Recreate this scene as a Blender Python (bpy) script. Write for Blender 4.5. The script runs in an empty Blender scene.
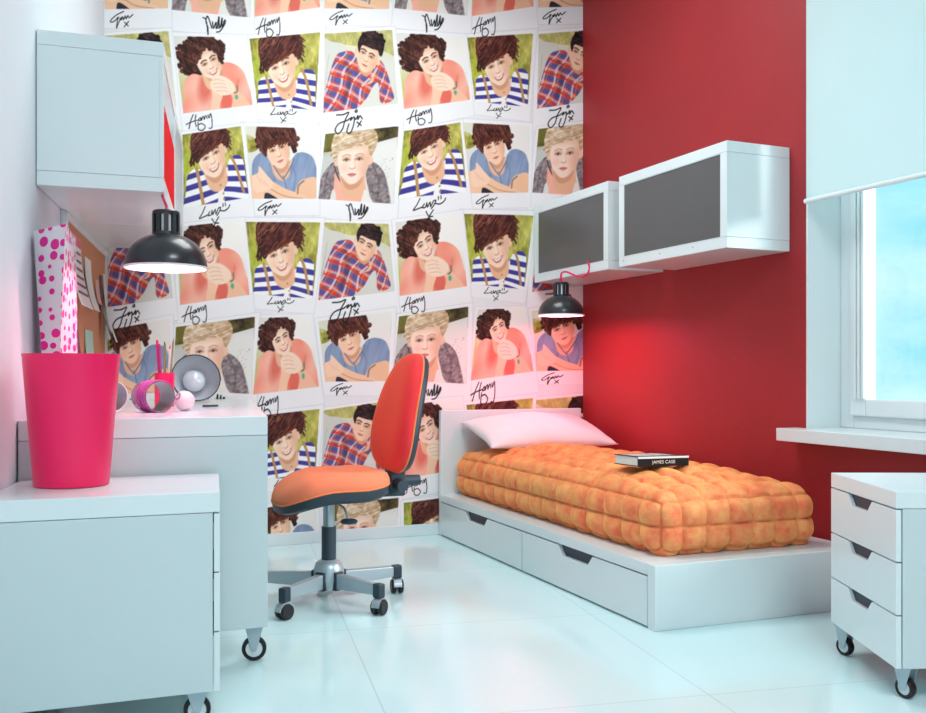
import bpy, math, random
import numpy as np
from math import sin, cos, pi, sqrt, radians
from mathutils import Vector, Matrix
random.seed(7)
S = bpy.context.scene
COL = S.collection
FPX, H, CX, HY = 950.0, 0.95, 463.0, 372.0      # focal length in pixels, eye height, horizon

# ------------------------------------------------------------------ materials
def lin(c):
    c = [x/255.0 for x in c[:3]]
    return tuple(x/12.92 if x <= .04045 else ((x+.055)/1.055)**2.4 for x in c)
def mat(name, rgb, rough=.5, metal=0, bump=0, bscale=60, var=0, vscale=4, spec=.5, sheen=0, sheen_tint=None,
        emit=None, estr=0, coat=0, trans=0, alpha=1):
    m = bpy.data.materials.new(name); m.use_nodes = True
    nt = m.node_tree; b = nt.nodes['Principled BSDF']
    c = lin(rgb)
    b.inputs['Base Color'].default_value = (*c, 1)
    b.inputs['Roughness'].default_value = rough
    b.inputs['Metallic'].default_value = metal
    b.inputs['Specular IOR Level'].default_value = spec
    b.inputs['Coat Weight'].default_value = coat
    b.inputs['Coat Roughness'].default_value = .08
    b.inputs['Transmission Weight'].default_value = trans
    b.inputs['Alpha'].default_value = alpha
    if sheen:
        b.inputs['Sheen Weight'].default_value = sheen
        b.inputs['Sheen Roughness'].default_value = .4
        if sheen_tint: b.inputs['Sheen Tint'].default_value = (*lin(sheen_tint), 1)
    if emit:
        b.inputs['Emission Color'].default_value = (*lin(emit), 1)
        b.inputs['Emission Strength'].default_value = estr
    tc = nt.nodes.new('ShaderNodeTexCoord')
    if var:
        n = nt.nodes.new('ShaderNodeTexNoise'); n.inputs['Scale'].default_value = vscale
        n.inputs['Detail'].default_value = 6
        nt.links.new(tc.outputs['Object'], n.inputs['Vector'])
        mx = nt.nodes.new('ShaderNodeMix'); mx.data_type = 'RGBA'
        mx.inputs[6].default_value = (*[x*(1-var) for x in c], 1)
        mx.inputs[7].default_value = (*[min(1, x*(1+var)) for x in c], 1)
        nt.links.new(n.outputs['Fac'], mx.inputs[0])
        nt.links.new(mx.outputs[2], b.inputs['Base Color'])
    if bump:
        n = nt.nodes.new('ShaderNodeTexNoise'); n.inputs['Scale'].default_value = bscale
        n.inputs['Detail'].default_value = 4
        nt.links.new(tc.outputs['Object'], n.inputs['Vector'])
        bp = nt.nodes.new('ShaderNodeBump'); bp.inputs['Strength'].default_value = bump
        bp.inputs['Distance'].default_value = .01
        nt.links.new(n.outputs['Fac'], bp.inputs['Height'])
        nt.links.new(bp.outputs[0], b.inputs['Normal'])
    return m

M = {}
M['white'] = mat('white_lacquer', (226, 238, 240), .28, var=.02, coat=.3)
M['white_side'] = mat('white_board', (206, 221, 224), .4, var=.03, vscale=2)
M['recess_shade'] = mat('recess_shade', (42, 54, 66), .5, var=.1)  # dark colour stands in for the shade inside the drawer notches
M['seam'] = mat('shadow_gap', (110, 128, 134), .7, var=.05)
M['wall_white'] = mat('wall_paint_white', (224, 232, 238), .75, bump=.05, var=.02)
M['red_paint'] = mat('red_wall_paint', (164, 40, 46), .5, bump=.12, bscale=90, var=.10, vscale=3, spec=.4)
M['ceiling'] = mat('ceiling_paint', (232, 238, 240), .8, var=.01)
M['grey_glass'] = mat('grey_glass_panel', (92, 93, 94), .35, var=.03)
M['red_reflection'] = mat('red_wall_reflection', (232, 8, 28), .7, var=.03, spec=.08)  # reflection of the red wall, painted as the lower door colour
M['bluegrey_glass'] = mat('pale_blue_panel', (188, 206, 214), .3, var=.03)
M['pink'] = mat('pink_plastic', (252, 4, 96), .38, var=.03, coat=.2)
M['black'] = mat('black_rubber', (14, 15, 20), .5, var=.1)
M['black_gloss'] = mat('black_enamel', (30, 31, 38), .32, var=.05, coat=.3)
M['slate'] = mat('slate_plastic', (38, 54, 66), .5, bump=.1, bscale=200, var=.06)
M['red_fabric'] = mat('red_upholstery', (222, 38, 46), .75, bump=.15, bscale=260, var=.08, sheen=.6, sheen_tint=(255, 150, 80))
M['orange_fabric'] = mat('orange_upholstery', (240, 130, 92), .8, bump=.15, bscale=260, var=.06, sheen=.3, sheen_tint=(255, 170, 110))
M['piping'] = mat('orange_piping', (246, 130, 70), .7, var=.05)
M['chrome'] = mat('brushed_metal', (176, 190, 196), .3, metal=.75, var=.04)
M['alu'] = mat('silver_paint', (178, 192, 200), .35, metal=.45, var=.04)
M['white_inner'] = mat('lamp_lining', (235, 235, 235), .4, var=.02)
M['grey_inner'] = mat('grey_reflector', (186, 196, 204), .4, var=.04)
M['bulb'] = mat('frosted_bulb', (255, 235, 235), .4, emit=(255, 215, 220), estr=6, var=.01)
M['bulb_off'] = mat('frosted_bulb_unlit', (205, 215, 222), .2, coat=.5, var=.01)
M['magenta_cord'] = mat('magenta_cord', (226, 26, 92), .5, var=.05)
M['frame_white'] = mat('window_plastic', (232, 241, 243), .3, var=.02, coat=.2)
M['blind'] = mat('blind_cloth', (226, 240, 240), .85, bump=.04, bscale=300, var=.02)
_nt = M['blind'].node_tree; _t = _nt.nodes.new('ShaderNodeBsdfTranslucent'); _t.inputs[0].default_value = (*lin((226, 244, 246)), 1)
_m = _nt.nodes.new('ShaderNodeMixShader'); _m.inputs[0].default_value = .35
_nt.links.new(_nt.nodes['Principled BSDF'].outputs[0], _m.inputs[1]); _nt.links.new(_t.outputs[0], _m.inputs[2]); _nt.links.new(_m.outputs[0], _nt.nodes['Material Output'].inputs[0])
M['pillow'] = mat('pillow_cotton', (236, 226, 228), .85, bump=.15, bscale=30, var=.03)
M['book_cover'] = mat('book_cover_black', (14, 14, 18), .35, var=.1)
M['paper'] = mat('paper_white', (228, 232, 226), .8, var=.03)
M['letter'] = mat('letter_cream', (232, 226, 214), .6, var=.02)
M['cover_art'] = mat('book_cover_art', (176, 176, 176), .5, var=.6, vscale=30)
M['cork'] = mat('cork', (206, 142, 104), .9, bump=.3, bscale=240, var=.14, vscale=60)
M['mint'] = mat('mint_card', (170, 214, 196), .7, var=.1, vscale=40)
M['blush'] = mat('blush_paper', (222, 172, 158), .8, var=.05)
M['purple'] = mat('purple_ribbon', (134, 22, 92), .5, var=.2, vscale=30)
M['wood_pencil'] = mat('olive_pencil', (146, 138, 84), .5, var=.08)
M['violet'] = mat('violet_pen', (168, 60, 150), .4, var=.05)
M['lilac_metal'] = mat('lilac_metal', (172, 140, 160), .25, metal=.6, var=.05)
M['ball'] = mat('ball_pearl', (238, 214, 220), .35, var=.04, coat=.3)
M['grey_mark'] = mat('grey_mark', (120, 116, 130), .4, var=.05)
M['steel_inner'] = mat('steel_tube', (140, 150, 156), .3, metal=.5, var=.05)

def tile_material():
    m = bpy.data.materials.new('glossy_floor_tile'); m.use_nodes = True
    nt = m.node_tree; b = nt.nodes['Principled BSDF']
    tc = nt.nodes.new('ShaderNodeTexCoord')
    mp = nt.nodes.new('ShaderNodeMapping'); mp.inputs['Rotation'].default_value = (0, 0, radians(-13.5))
    mp.inputs['Location'].default_value = (.544, .3, 0)
    nt.links.new(tc.outputs['Object'], mp.inputs['Vector'])
    br = nt.nodes.new('ShaderNodeTexBrick'); br.offset = 0
    br.inputs['Scale'].default_value = 1
    br.inputs['Brick Width'].default_value = .95; br.inputs['Row Height'].default_value = .95
    br.inputs['Mortar Size'].default_value = .0022; br.inputs['Mortar Smooth'].default_value = .2
    br.inputs['Color1'].default_value = (*lin((216, 247, 249)), 1)
    br.inputs['Color2'].default_value = (*lin((213, 245, 247)), 1)
    br.inputs['Mortar'].default_value = (*lin((196, 222, 224)), 1)
    nt.links.new(mp.outputs[0], br.inputs['Vector'])
    nz = nt.nodes.new('ShaderNodeTexNoise'); nz.inputs['Scale'].default_value = 2.2
    nt.links.new(tc.outputs['Object'], nz.inputs['Vector'])
    mr = nt.nodes.new('ShaderNodeMapRange'); mr.inputs[3].default_value = .07; mr.inputs[4].default_value = .2
    nt.links.new(nz.outputs['Fac'], mr.inputs[0])
    nt.links.new(br.outputs['Color'], b.inputs['Base Color'])
    nt.links.new(mr.outputs[0], b.inputs['Roughness'])
    b.inputs['Specular IOR Level'].default_value = .6
    return m
M['floor'] = tile_material()

def dot_material():
    m = bpy.data.materials.new('polka_dot_paper'); m.use_nodes = True
    nt = m.node_tree; b = nt.nodes['Principled BSDF']; b.inputs['Roughness'].default_value = .5
    tc = nt.nodes.new('ShaderNodeTexCoord')
    v = nt.nodes.new('ShaderNodeTexVoronoi'); v.voronoi_dimensions = '2D'; v.inputs['Scale'].default_value = 1
    v.inputs['Randomness'].default_value = .55
    nt.links.new(tc.outputs['UV'], v.inputs['Vector'])
    sep = nt.nodes.new('ShaderNodeSeparateColor'); nt.links.new(v.outputs['Color'], sep.inputs[0])
    r = nt.nodes.new('ShaderNodeMapRange'); r.inputs[3].default_value = .16; r.inputs[4].default_value = .42
    nt.links.new(sep.outputs[0], r.inputs[0])
    lt = nt.nodes.new('ShaderNodeMath'); lt.operation = 'LESS_THAN'
    nt.links.new(v.outputs['Distance'], lt.inputs[0]); nt.links.new(r.outputs[0], lt.inputs[1])
    mx = nt.nodes.new('ShaderNodeMix'); mx.data_type = 'RGBA'
    mx.inputs[6].default_value = (*lin((236, 230, 236)), 1); mx.inputs[7].default_value = (*lin((236, 14, 150)), 1)
    nt.links.new(lt.outputs[0], mx.inputs[0]); nt.links.new(mx.outputs[2], b.inputs['Base Color'])
    return m
M['dots'] = dot_material()

def quilt_material():
    m = mat('quilt_velvet', (240, 128, 74), .8, bump=.12, bscale=180, sheen=.9, sheen_tint=(255, 214, 110))
    nt = m.node_tree; b = nt.nodes['Principled BSDF']
    tc = nt.nodes.new('ShaderNodeTexCoord'); n = nt.nodes.new('ShaderNodeTexNoise')
    n.inputs['Scale'].default_value = 14; n.inputs['Detail'].default_value = 8; n.inputs['Roughness'].default_value = .7
    nt.links.new(tc.outputs['Object'], n.inputs['Vector'])
    cr = nt.nodes.new('ShaderNodeValToRGB')
    cr.color_ramp.elements[0].position = .35; cr.color_ramp.elements[0].color = (*lin((238, 108, 72)), 1)
    cr.color_ramp.elements[1].position = .65; cr.color_ramp.elements[1].color = (*lin((252, 172, 104)), 1)
    nt.links.new(n.outputs['Fac'], cr.inputs[0]); nt.links.new(cr.outputs[0], b.inputs['Base Color'])
    return m
M['quilt'] = quilt_material()

def glass_material():
    m = bpy.data.materials.new('window_glass'); m.use_nodes = True
    nt = m.node_tree; nt.nodes.clear()
    o = nt.nodes.new('ShaderNodeOutputMaterial'); t = nt.nodes.new('ShaderNodeBsdfTransparent')
    g = nt.nodes.new('ShaderNodeBsdfGlossy'); g.inputs['Roughness'].default_value = .02
    f = nt.nodes.new('ShaderNodeFresnel'); f.inputs['IOR'].default_value = 1.25
    mx = nt.nodes.new('ShaderNodeMixShader')
    nt.links.new(f.outputs[0], mx.inputs[0]); nt.links.new(t.outputs[0], mx.inputs[1])
    nt.links.new(g.outputs[0], mx.inputs[2]); nt.links.new(mx.outputs[0], o.inputs[0])
    return m
M['glass'] = glass_material()

# ------------------------------------------------------------------ object helpers
WL = {}
def thing(name, label, cat, loc=(0, 0, 0), group=None):
    o = bpy.data.objects.new(name, None); COL.objects.link(o); o.location = loc
    o.empty_display_size = .05
    o['label'] = label; o['category'] = cat
    if group: o['group'] = group
    WL[o.name] = Vector(loc)
    return o
class MB:
    def __init__(s): s.v = []; s.f = []; s.uv = None
    def add(s, vs, fs):
        n = len(s.v); s.v += [Vector(p) for p in vs]; s.f += [tuple(i+n for i in f) for f in fs]; return s
    def prism(s, bot, top):                 # matching rings
        n = len(bot)
        fs = [tuple(range(n))[::-1], tuple(range(n, 2*n))] + [(i, (i+1) % n, n+(i+1) % n, n+i) for i in range(n)]
        return s.add(list(bot)+list(top), fs)
    def box(s, x0, x1, y0, y1, z0, z1):
        r = [(x0, y0), (x1, y0), (x1, y1), (x0, y1)]
        return s.prism([(x, y, z0) for x, y in r], [(x, y, z1) for x, y in r])
    def tube(s, pts, r, n=10, cap=True):
        pts = [Vector(p) for p in pts]; rr = r if isinstance(r, (list, tuple)) else [r]*len(pts)
        rings = []; up = None
        for i, p in enumerate(pts):
            t = (pts[min(i+1, len(pts)-1)]-pts[max(i-1, 0)]).normalized()
            if up is None: up = t.orthogonal().normalized()
            up = (up-t*up.dot(t)).normalized(); w = t.cross(up)
            rings.append([p+(up*cos(2*pi*k/n)+w*sin(2*pi*k/n))*rr[i] for k in range(n)])
        vs = [q for rg in rings for q in rg]; fs = []
        for i in range(len(rings)-1):
            for k in range(n):
                a = i*n+k; b = i*n+(k+1) % n; fs.append((a, b, b+n, a+n))
        if cap: fs += [tuple(range(n))[::-1], tuple(range(len(vs)-n, len(vs)))]
        return s.add(vs, fs)
    def lathe(s, prof, n=40, T=None, arc=None):       # prof: (r, z); T maps to world
        vs = []; fs = []
        for r, z in prof:
            for k in range(n):
                a = 2*pi*k/n; vs.append(Vector((max(r, 1e-5)*cos(a), max(r, 1e-5)*sin(a), z)))
        for i in range(len(prof)-1):
            for k in range(n):
                a = i*n+k; b = i*n+(k+1) % n; fs.append((a, b, b+n, a+n))
        if T is not None: vs = [T @ v for v in vs]
        return s.add(vs, fs)
    def build(s, name, m, parent=None, loc=None, smooth=False, bevel=0, weld=False):
        base = WL[parent.name] if parent else Vector(loc or (0, 0, 0))
        me = bpy.data.meshes.new(name)
        me.from_pydata([tuple(v-base) for v in s.v], [], s.f)
        if s.uv is not None:
            ul = me.uv_layers.new(name='UVMap')
            for i, l in enumerate(me.loops): ul.data[i].uv = s.uv[l.vertex_index]
        me.update()
        import bmesh
        bm = bmesh.new(); bm.from_mesh(me)
        if weld: bmesh.ops.remove_doubles(bm, verts=bm.verts, dist=1e-4)
        bmesh.ops.recalc_face_normals(bm, faces=bm.faces); bm.to_mesh(me); bm.free()
        o = bpy.data.objects.new(name, me); COL.objects.link(o)
        me.materials.append(M[m])
        if parent: o.parent = parent
        else: o.location = base
        WL[o.name] = base
        if smooth:
            for p in me.polygons: p.use_smooth = True
            try: me.set_sharp_from_angle(angle=radians(smooth if smooth > 1 else 45))
            except Exception: pass
        if bevel:
            b = o.modifiers.new('bevel', 'BEVEL'); b.width = bevel; b.segments = 2; b.limit_method = 'ANGLE'
            b.angle_limit = radians(40)
        return o
def tag(o, label, cat, group=None):
    o['label'] = label; o['category'] = cat
    if group: o['group'] = group
    return o
def struct(o): o['kind'] = 'structure'; return o
def dup(root, loc, label=None):
    r = root.copy(); COL.objects.link(r); r.location = loc
    if label: r['label'] = label
    for ch in list(root.children):
        c = ch.copy(); COL.objects.link(c); c.parent = r
        for g in ch.children:
            d = g.copy(); COL.objects.link(d); d.parent = c
    return r

class Quad:                                  # footprint: A front-left, B front-right, C back-right, D back-left
    def __init__(s, A, B, C, D):
        s.A, s.B, s.C, s.D = map(Vector, (A, B, C, D))
        s.W = (s.B-s.A).length; s.L = ((s.D-s.A).length+(s.C-s.B).length)/2
    def p(s, x, y, z):
        u, v = x/s.W, y/s.L
        q = (s.A*(1-u)+s.B*u)*(1-v)+(s.D*(1-u)+s.C*u)*v
        return Vector((q.x, q.y, z))
    def box(s, mb, x0, x1, y0, y1, z0, z1):
        r = [(x0, y0), (x1, y0), (x1, y1), (x0, y1)]
        mb.prism([s.p(x, y, z0) for x, y in r], [s.p(x, y, z1) for x, y in r]); return mb
def UP(px, py, Y): return Vector(((px-CX)/FPX*Y, Y, H-(py-HY)/FPX*Y))

# ------------------------------------------------------------------ room
LC = Vector((-1.839, 4.866)); RC = Vector((.75, 5.9375))
bm_ = (RC.y-LC.y)/(RC.x-LC.x)
RW = 0.4347                                   # red wall leans this much in x per metre towards the camera
LW = 0.2505
def red_pt(Y, z=0): return Vector((RC.x+RW*(RC.y-Y), Y, z))
def left_pt(Y, z=0): return Vector((LC.x+LW*(LC.y-Y), Y, z))
ZT = 3.4
YB, YN = 7.0, -1.6
fl = MB().box(-2.6, 4.2, YN, YB, -.1, 0).build('floor', 'floor'); struct(fl)
cl = MB().box(-2.6, 4.2, YN, YB, ZT, ZT+.1).build('ceiling', 'ceiling'); struct(cl)

d = (RC-LC).normalized(); nrm = Vector((-d.y, d.x))        # outwards (away from the room)
a = LC-d*.15; b = RC+d*.3
wb = MB().prism([(a.x, a.y, 0), (b.x, b.y, 0), (*(b+nrm*.12), 0), (*(a+nrm*.12), 0)],
                [(a.x, a.y, ZT), (b.x, b.y, ZT), (*(b+nrm*.12), ZT), (*(a+nrm*.12), ZT)]).build('wall_back', 'wall_white'); struct(wb)
# left wall
a = left_pt(.9); b = left_pt(LC.y+.1); n = Vector((-1, -LW, 0)).normalized()*.12
wl = MB().prism([a, b, b+n, a+n], [p+Vector((0, 0, ZT)) for p in (a, b, b+n, a+n)]).build('wall_left', 'wall_white'); struct(wl)
wf = MB().box(-2.6, 4.2, YN, YN+.1, 0, ZT).build('wall_front', 'wall_white'); struct(wf)
lx = left_pt(.9).x
ws = MB().box(-2.6, -2.5, YN, .96, 0, ZT).box(-2.5, lx-.0, .86, .96, 0, ZT) if False else MB().add([(-2.6, YN+.1, 0), (-2.5, YN+.1, 0), (-2.5, .84, 0), (lx, .84, 0), (lx-.02, .9, 0), (-2.6, .9, 0)]+[(-2.6, YN+.1, ZT), (-2.5, YN+.1, ZT), (-2.5, .84, ZT), (lx, .84, ZT), (lx-.02, .9, ZT), (-2.6, .9, ZT)], [(0, 1, 2, 3, 4, 5), (6, 7, 8, 9, 10, 11)]+[(i, (i+1) % 6, 6+(i+1) % 6, 6+i) for i in range(6)])
ws = ws.build('wall_side', 'wall_white'); struct(ws)
# right wall with the window opening
rn = Vector((1, RW, 0)).normalized(); rd = Vector((RW, -1, 0)).normalized()      # outwards, towards camera
def rw(s, dpt, z): q = Vector((RC.x, RC.y, 0))+rd*s+rn*dpt; return Vector((q.x, q.y, z))   # s metres from the corner
def s_of_Y(Y): return (RC.y-Y)*sqrt(1+RW*RW)
sW0 = s_of_Y(4.186); sW1 = sW0+1.75; zW0, zW1 = .703, 2.85; TH = .30
wr = MB()
def rbox(mb, s0, s1, d0, d1, z0, z1):
    r = [(s0, d0), (s1, d0), (s1, d1), (s0, d1)]
    mb.prism([rw(s, q, z0) for s, q in r], [rw(s, q, z1) for s, q in r]); return mb
rbox(wr, -.2, sW0, 0, TH, 0, ZT); rbox(wr, sW1, 8.1, 0, TH, 0, ZT)
rbox(wr, sW0, sW1, 0, TH, 0, zW0-.03); rbox(wr, sW0, sW1, 0, TH, zW1, ZT)
wr = wr.build('wall_right', 'red_paint'); struct(wr)
# white plaster lining of the window reveal
rv = MB(); rbox(rv, sW0-.0, sW0+.012, .001, TH, zW0-.02, zW1); rbox(rv, sW1-.012, sW1, .001, TH, zW0-.02, zW1); rbox(rv, sW0, sW1, .001, TH, zW1-.012, zW1)
rv = rv.build('trim_1', 'frame_white'); struct(rv)
# baseboard of the back wall
bb = MB(); o = -nrm
a = LC+d*.002; b = RC-d*.002
bb.prism([(a.x, a.y, 0), (*(a+o*.014), 0), (*(b+o*.014), 0), (b.x, b.y, 0)], [(a.x, a.y, .066), (*(a+o*.014), .066), (*(b+o*.014), .066), (b.x, b.y, .066)])
bb = bb.build('baseboard_back', 'white', bevel=.003); struct(bb)

# window: frame, casement, strips and glass
wroot = bpy.data.objects.new('window_1', None); COL.objects.link(wroot); wroot['kind'] = 'structure'
wroot.location = rw((sW0+sW1)/2, .2, zW0); WL[wroot.name] = wroot.location.copy()
f0, f1 = .185, .25
fr = MB(); w_ = .075
rbox(fr, sW0+.012, sW0+.012+w_, f0, f1, zW0, zW1-.012); rbox(fr, sW1-.012-w_, sW1-.012, f0, f1, zW0, zW1-.012)
rbox(fr, sW0+.012+w_, sW1-.012-w_, f0, f1, zW0, zW0+.055); rbox(fr, sW0+.012+w_, sW1-.012-w_, f0, f1, zW1-.07, zW1-.012)
fr.build('window_frame', 'frame_white', wroot, bevel=.006)
cs = MB(); e0 = sW0+.012+w_; e1 = sW1-.012-w_; g = .088
zc0, zc1 = zW0+.055, zW1-.07
rbox(cs, e0, e0+g, f0-.022, f1-.02, zc0, zc1); rbox(cs, e1-g, e1, f0-.022, f1-.02, zc0, zc1)
rbox(cs, e0+g, e1-g, f0-.022, f1-.02, zc0, zc0+.075); rbox(cs, e0+g, e1-g, f0-.022, f1-.02, zc1-.075, zc1)
cs.build('casement', 'frame_white', wroot, bevel=.008)
st = MB()
for k in range(3): rbox(st, e0+.034+k*.022, e0+.048+k*.022, f0-.036, f0-.02, zc0+.078, zc1-.02)
st.build('guide_strip', 'frame_white', wroot, bevel=.002)
gl = MB(); rbox(gl, e0+g-.01, e1-g+.01, f0+.01, f0+.016, zc0+.065, zc1-.065)
gl.build('pane', 'glass', wroot)
# sill board
sl = Quad(*[(p.x, p.y) for p in (rw(sW0-.06, -.115, 0), rw(sW1+.1, -.135, 0), rw(sW1+.1, .0, 0), rw(sW0-.06, .0, 0))])
q = MB(); r0 = [rw(sW0-.06, -.115, 0), rw(sW1+.1, -.15, 0), rw(sW1+.1, 0, 0), rw(sW1, 0, 0), rw(sW1, .19, 0), rw(sW0, .19, 0), rw(sW0, 0, 0), rw(sW0-.06, 0, 0)]
q.prism([Vector((p.x, p.y, zW0-.055)) for p in r0], [Vector((p.x, p.y, zW0)) for p in r0])
sb = q.build('window_sill', 'white', wroot, bevel=.003)

# roller blind
b0 = rw(sW0-.005, -.03, 1.69)
bl = thing('roller_blind', 'white roller blind drawn halfway down over the window', 'blind', rw(sW0+.8, -.03, 1.69))
q = MB(); rbox(q, sW0+.035, sW1+.06, -.031, -.029, 1.70, 3.02); q.build('blind_cloth', 'blind', bl)
q = MB(); q.tube([rw(sW0+.028, -.03, 1.695), rw(sW1+.07, -.03, 1.695)], .011, 12); q.build('bottom_bar', 'frame_white', bl, smooth=50)
q = MB(); q.tube([rw(sW0+.028, -.045, 3.03), rw(sW1+.07, -.045, 3.03)], .03, 16); q.build('roller_tube', 'frame_white', bl, smooth=50)
for s_ in (sW0+.025, sW1+.065):
    q = MB(); rbox(q, s_-.004, s_+.004, -.08, 0, 2.99, 3.07); q.build('bracket', 'frame_white', bl)

# ------------------------------------------------------------------ wallpaper print
N = 224; EX = 1.3
NY = int(N*EX)
XX, YY = np.meshgrid((np.arange(N)+.5)/N, (np.arange(NY)+.5)/N)
rng = np.random.RandomState(5)
def vnoise(fx, fy, seed, ang=0):
    r = np.random.RandomState(seed); g = r.rand(128, 128)
    c, s = cos(ang), sin(ang)
    x = (XX*c+YY*s)*fx+40; y = (-XX*s+YY*c)*fy+40
    xi = np.floor(x).astype(int); yi = np.floor(y).astype(int); fx_ = x-xi; fy_ = y-yi
    fx_ = fx_*fx_*(3-2*fx_); fy_ = fy_*fy_*(3-2*fy_)
    G = lambda a, b: g[b % 128, a % 128]
    return (G(xi, yi)*(1-fx_)+G(xi+1, yi)*fx_)*(1-fy_)+(G(xi, yi+1)*(1-fx_)+G(xi+1, yi+1)*fx_)*fy_
def smooth_poly(pts, k=6):
    P = [np.array(p, float) for p in pts]; n = len(P); out = []
    for i in range(n):
        p0, p1, p2, p3 = P[i-1], P[i], P[(i+1) % n], P[(i+2) % n]
        for j in range(k):
            t = j/k
            out.append(.5*((2*p1)+(-p0+p2)*t+(2*p0-5*p1+4*p2-p3)*t*t+(-p0+3*p1-3*p2+p3)*t**3))
    return out
def blur(m, r=1):
    for _ in range(r):
        m = (np.roll(m, 1, 0)+np.roll(m, -1, 0)+2*m)/4; m = (np.roll(m, 1, 1)+np.roll(m, -1, 1)+2*m)/4
    return m
def pmask(pts, soft=1, curve=True):
    if curve: pts = smooth_poly(pts)
    ins = np.zeros(XX.shape, bool); n = len(pts)
    for i in range(n):
        x1, y1 = pts[i]; x2, y2 = pts[(i+1) % n]
        if y1 == y2: continue
        c = ((y1 > YY) != (y2 > YY)) & (XX < (x2-x1)*(YY-y1)/(y2-y1)+x1)
        ins ^= c
    return blur(ins.astype(float), soft)
def emask(cx, cy, rx, ry, ang=0, soft=.015):
    c, s = cos(ang), sin(ang); dx = XX-cx; dy = YY-cy
    x = (dx*c+dy*s)/rx; y = (-dx*s+dy*c)/ry
    r = np.sqrt(x*x+y*y); return np.clip((1-r)*min(rx, ry)/soft+.5, 0, 1)
def smask(pts, w, curve=True, soft=.005):
    P = np.array(pts, float)
    if curve and len(P) > 2:
        q = []; E = np.vstack([P[0]*2-P[1], P, P[-1]*2-P[-2]])
        for i in range(1, len(E)-2):
            p0, p1, p2, p3 = E[i-1:i+3]
            for j in range(5):
                t = j/5; q.append(.5*((2*p1)+(-p0+p2)*t+(2*p0-5*p1+4*p2-p3)*t*t+(-p0+3*p1-3*p2+p3)*t**3))
        q.append(P[-1]); P = np.array(q)
    D = np.full(XX.shape, 9.)
    for i in range(len(P)-1):
        a, b = P[i], P[i+1]; ab = b-a; L = ab.dot(ab)+1e-9
        t = np.clip(((XX-a[0])*ab[0]+(YY-a[1])*ab[1])/L, 0, 1)
        D = np.minimum(D, np.hypot(XX-a[0]-t*ab[0], YY-a[1]-t*ab[1]))
    return np.clip((w-D)/soft+.5, 0, 1)
def C3(c): return np.array(c, float)/255
class Cv:
    def __init__(s, bg): s.im = np.zeros((NY, N, 3))+C3(bg)
    def put(s, m, c):
        c = C3(c) if not isinstance(c, np.ndarray) else c
        m = np.clip(m, 0, 1)[..., None]; s.im = s.im*(1-m)+c*m
    def mul(s, m, k): s.im *= (1+(k-1)*np.clip(m, 0, 1)[..., None])
SKIN = (250, 212, 182); SKD = (214, 150, 112)
def mixc(a, b, t): return C3(a)*(1-t[..., None])+C3(b)*t[..., None]
def grass(cv, m, seed, dark=0):
    n = vnoise(14, 10, seed)*.6+vnoise(40, 26, seed+1)*.4
    a, b = ((120, 118, 40), (206, 200, 96)) if not dark else ((50, 44, 26), (112, 96, 54))
    cv.put(m, mixc(a, b, np.clip((n-.25)*1.8, 0, 1)))
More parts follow.
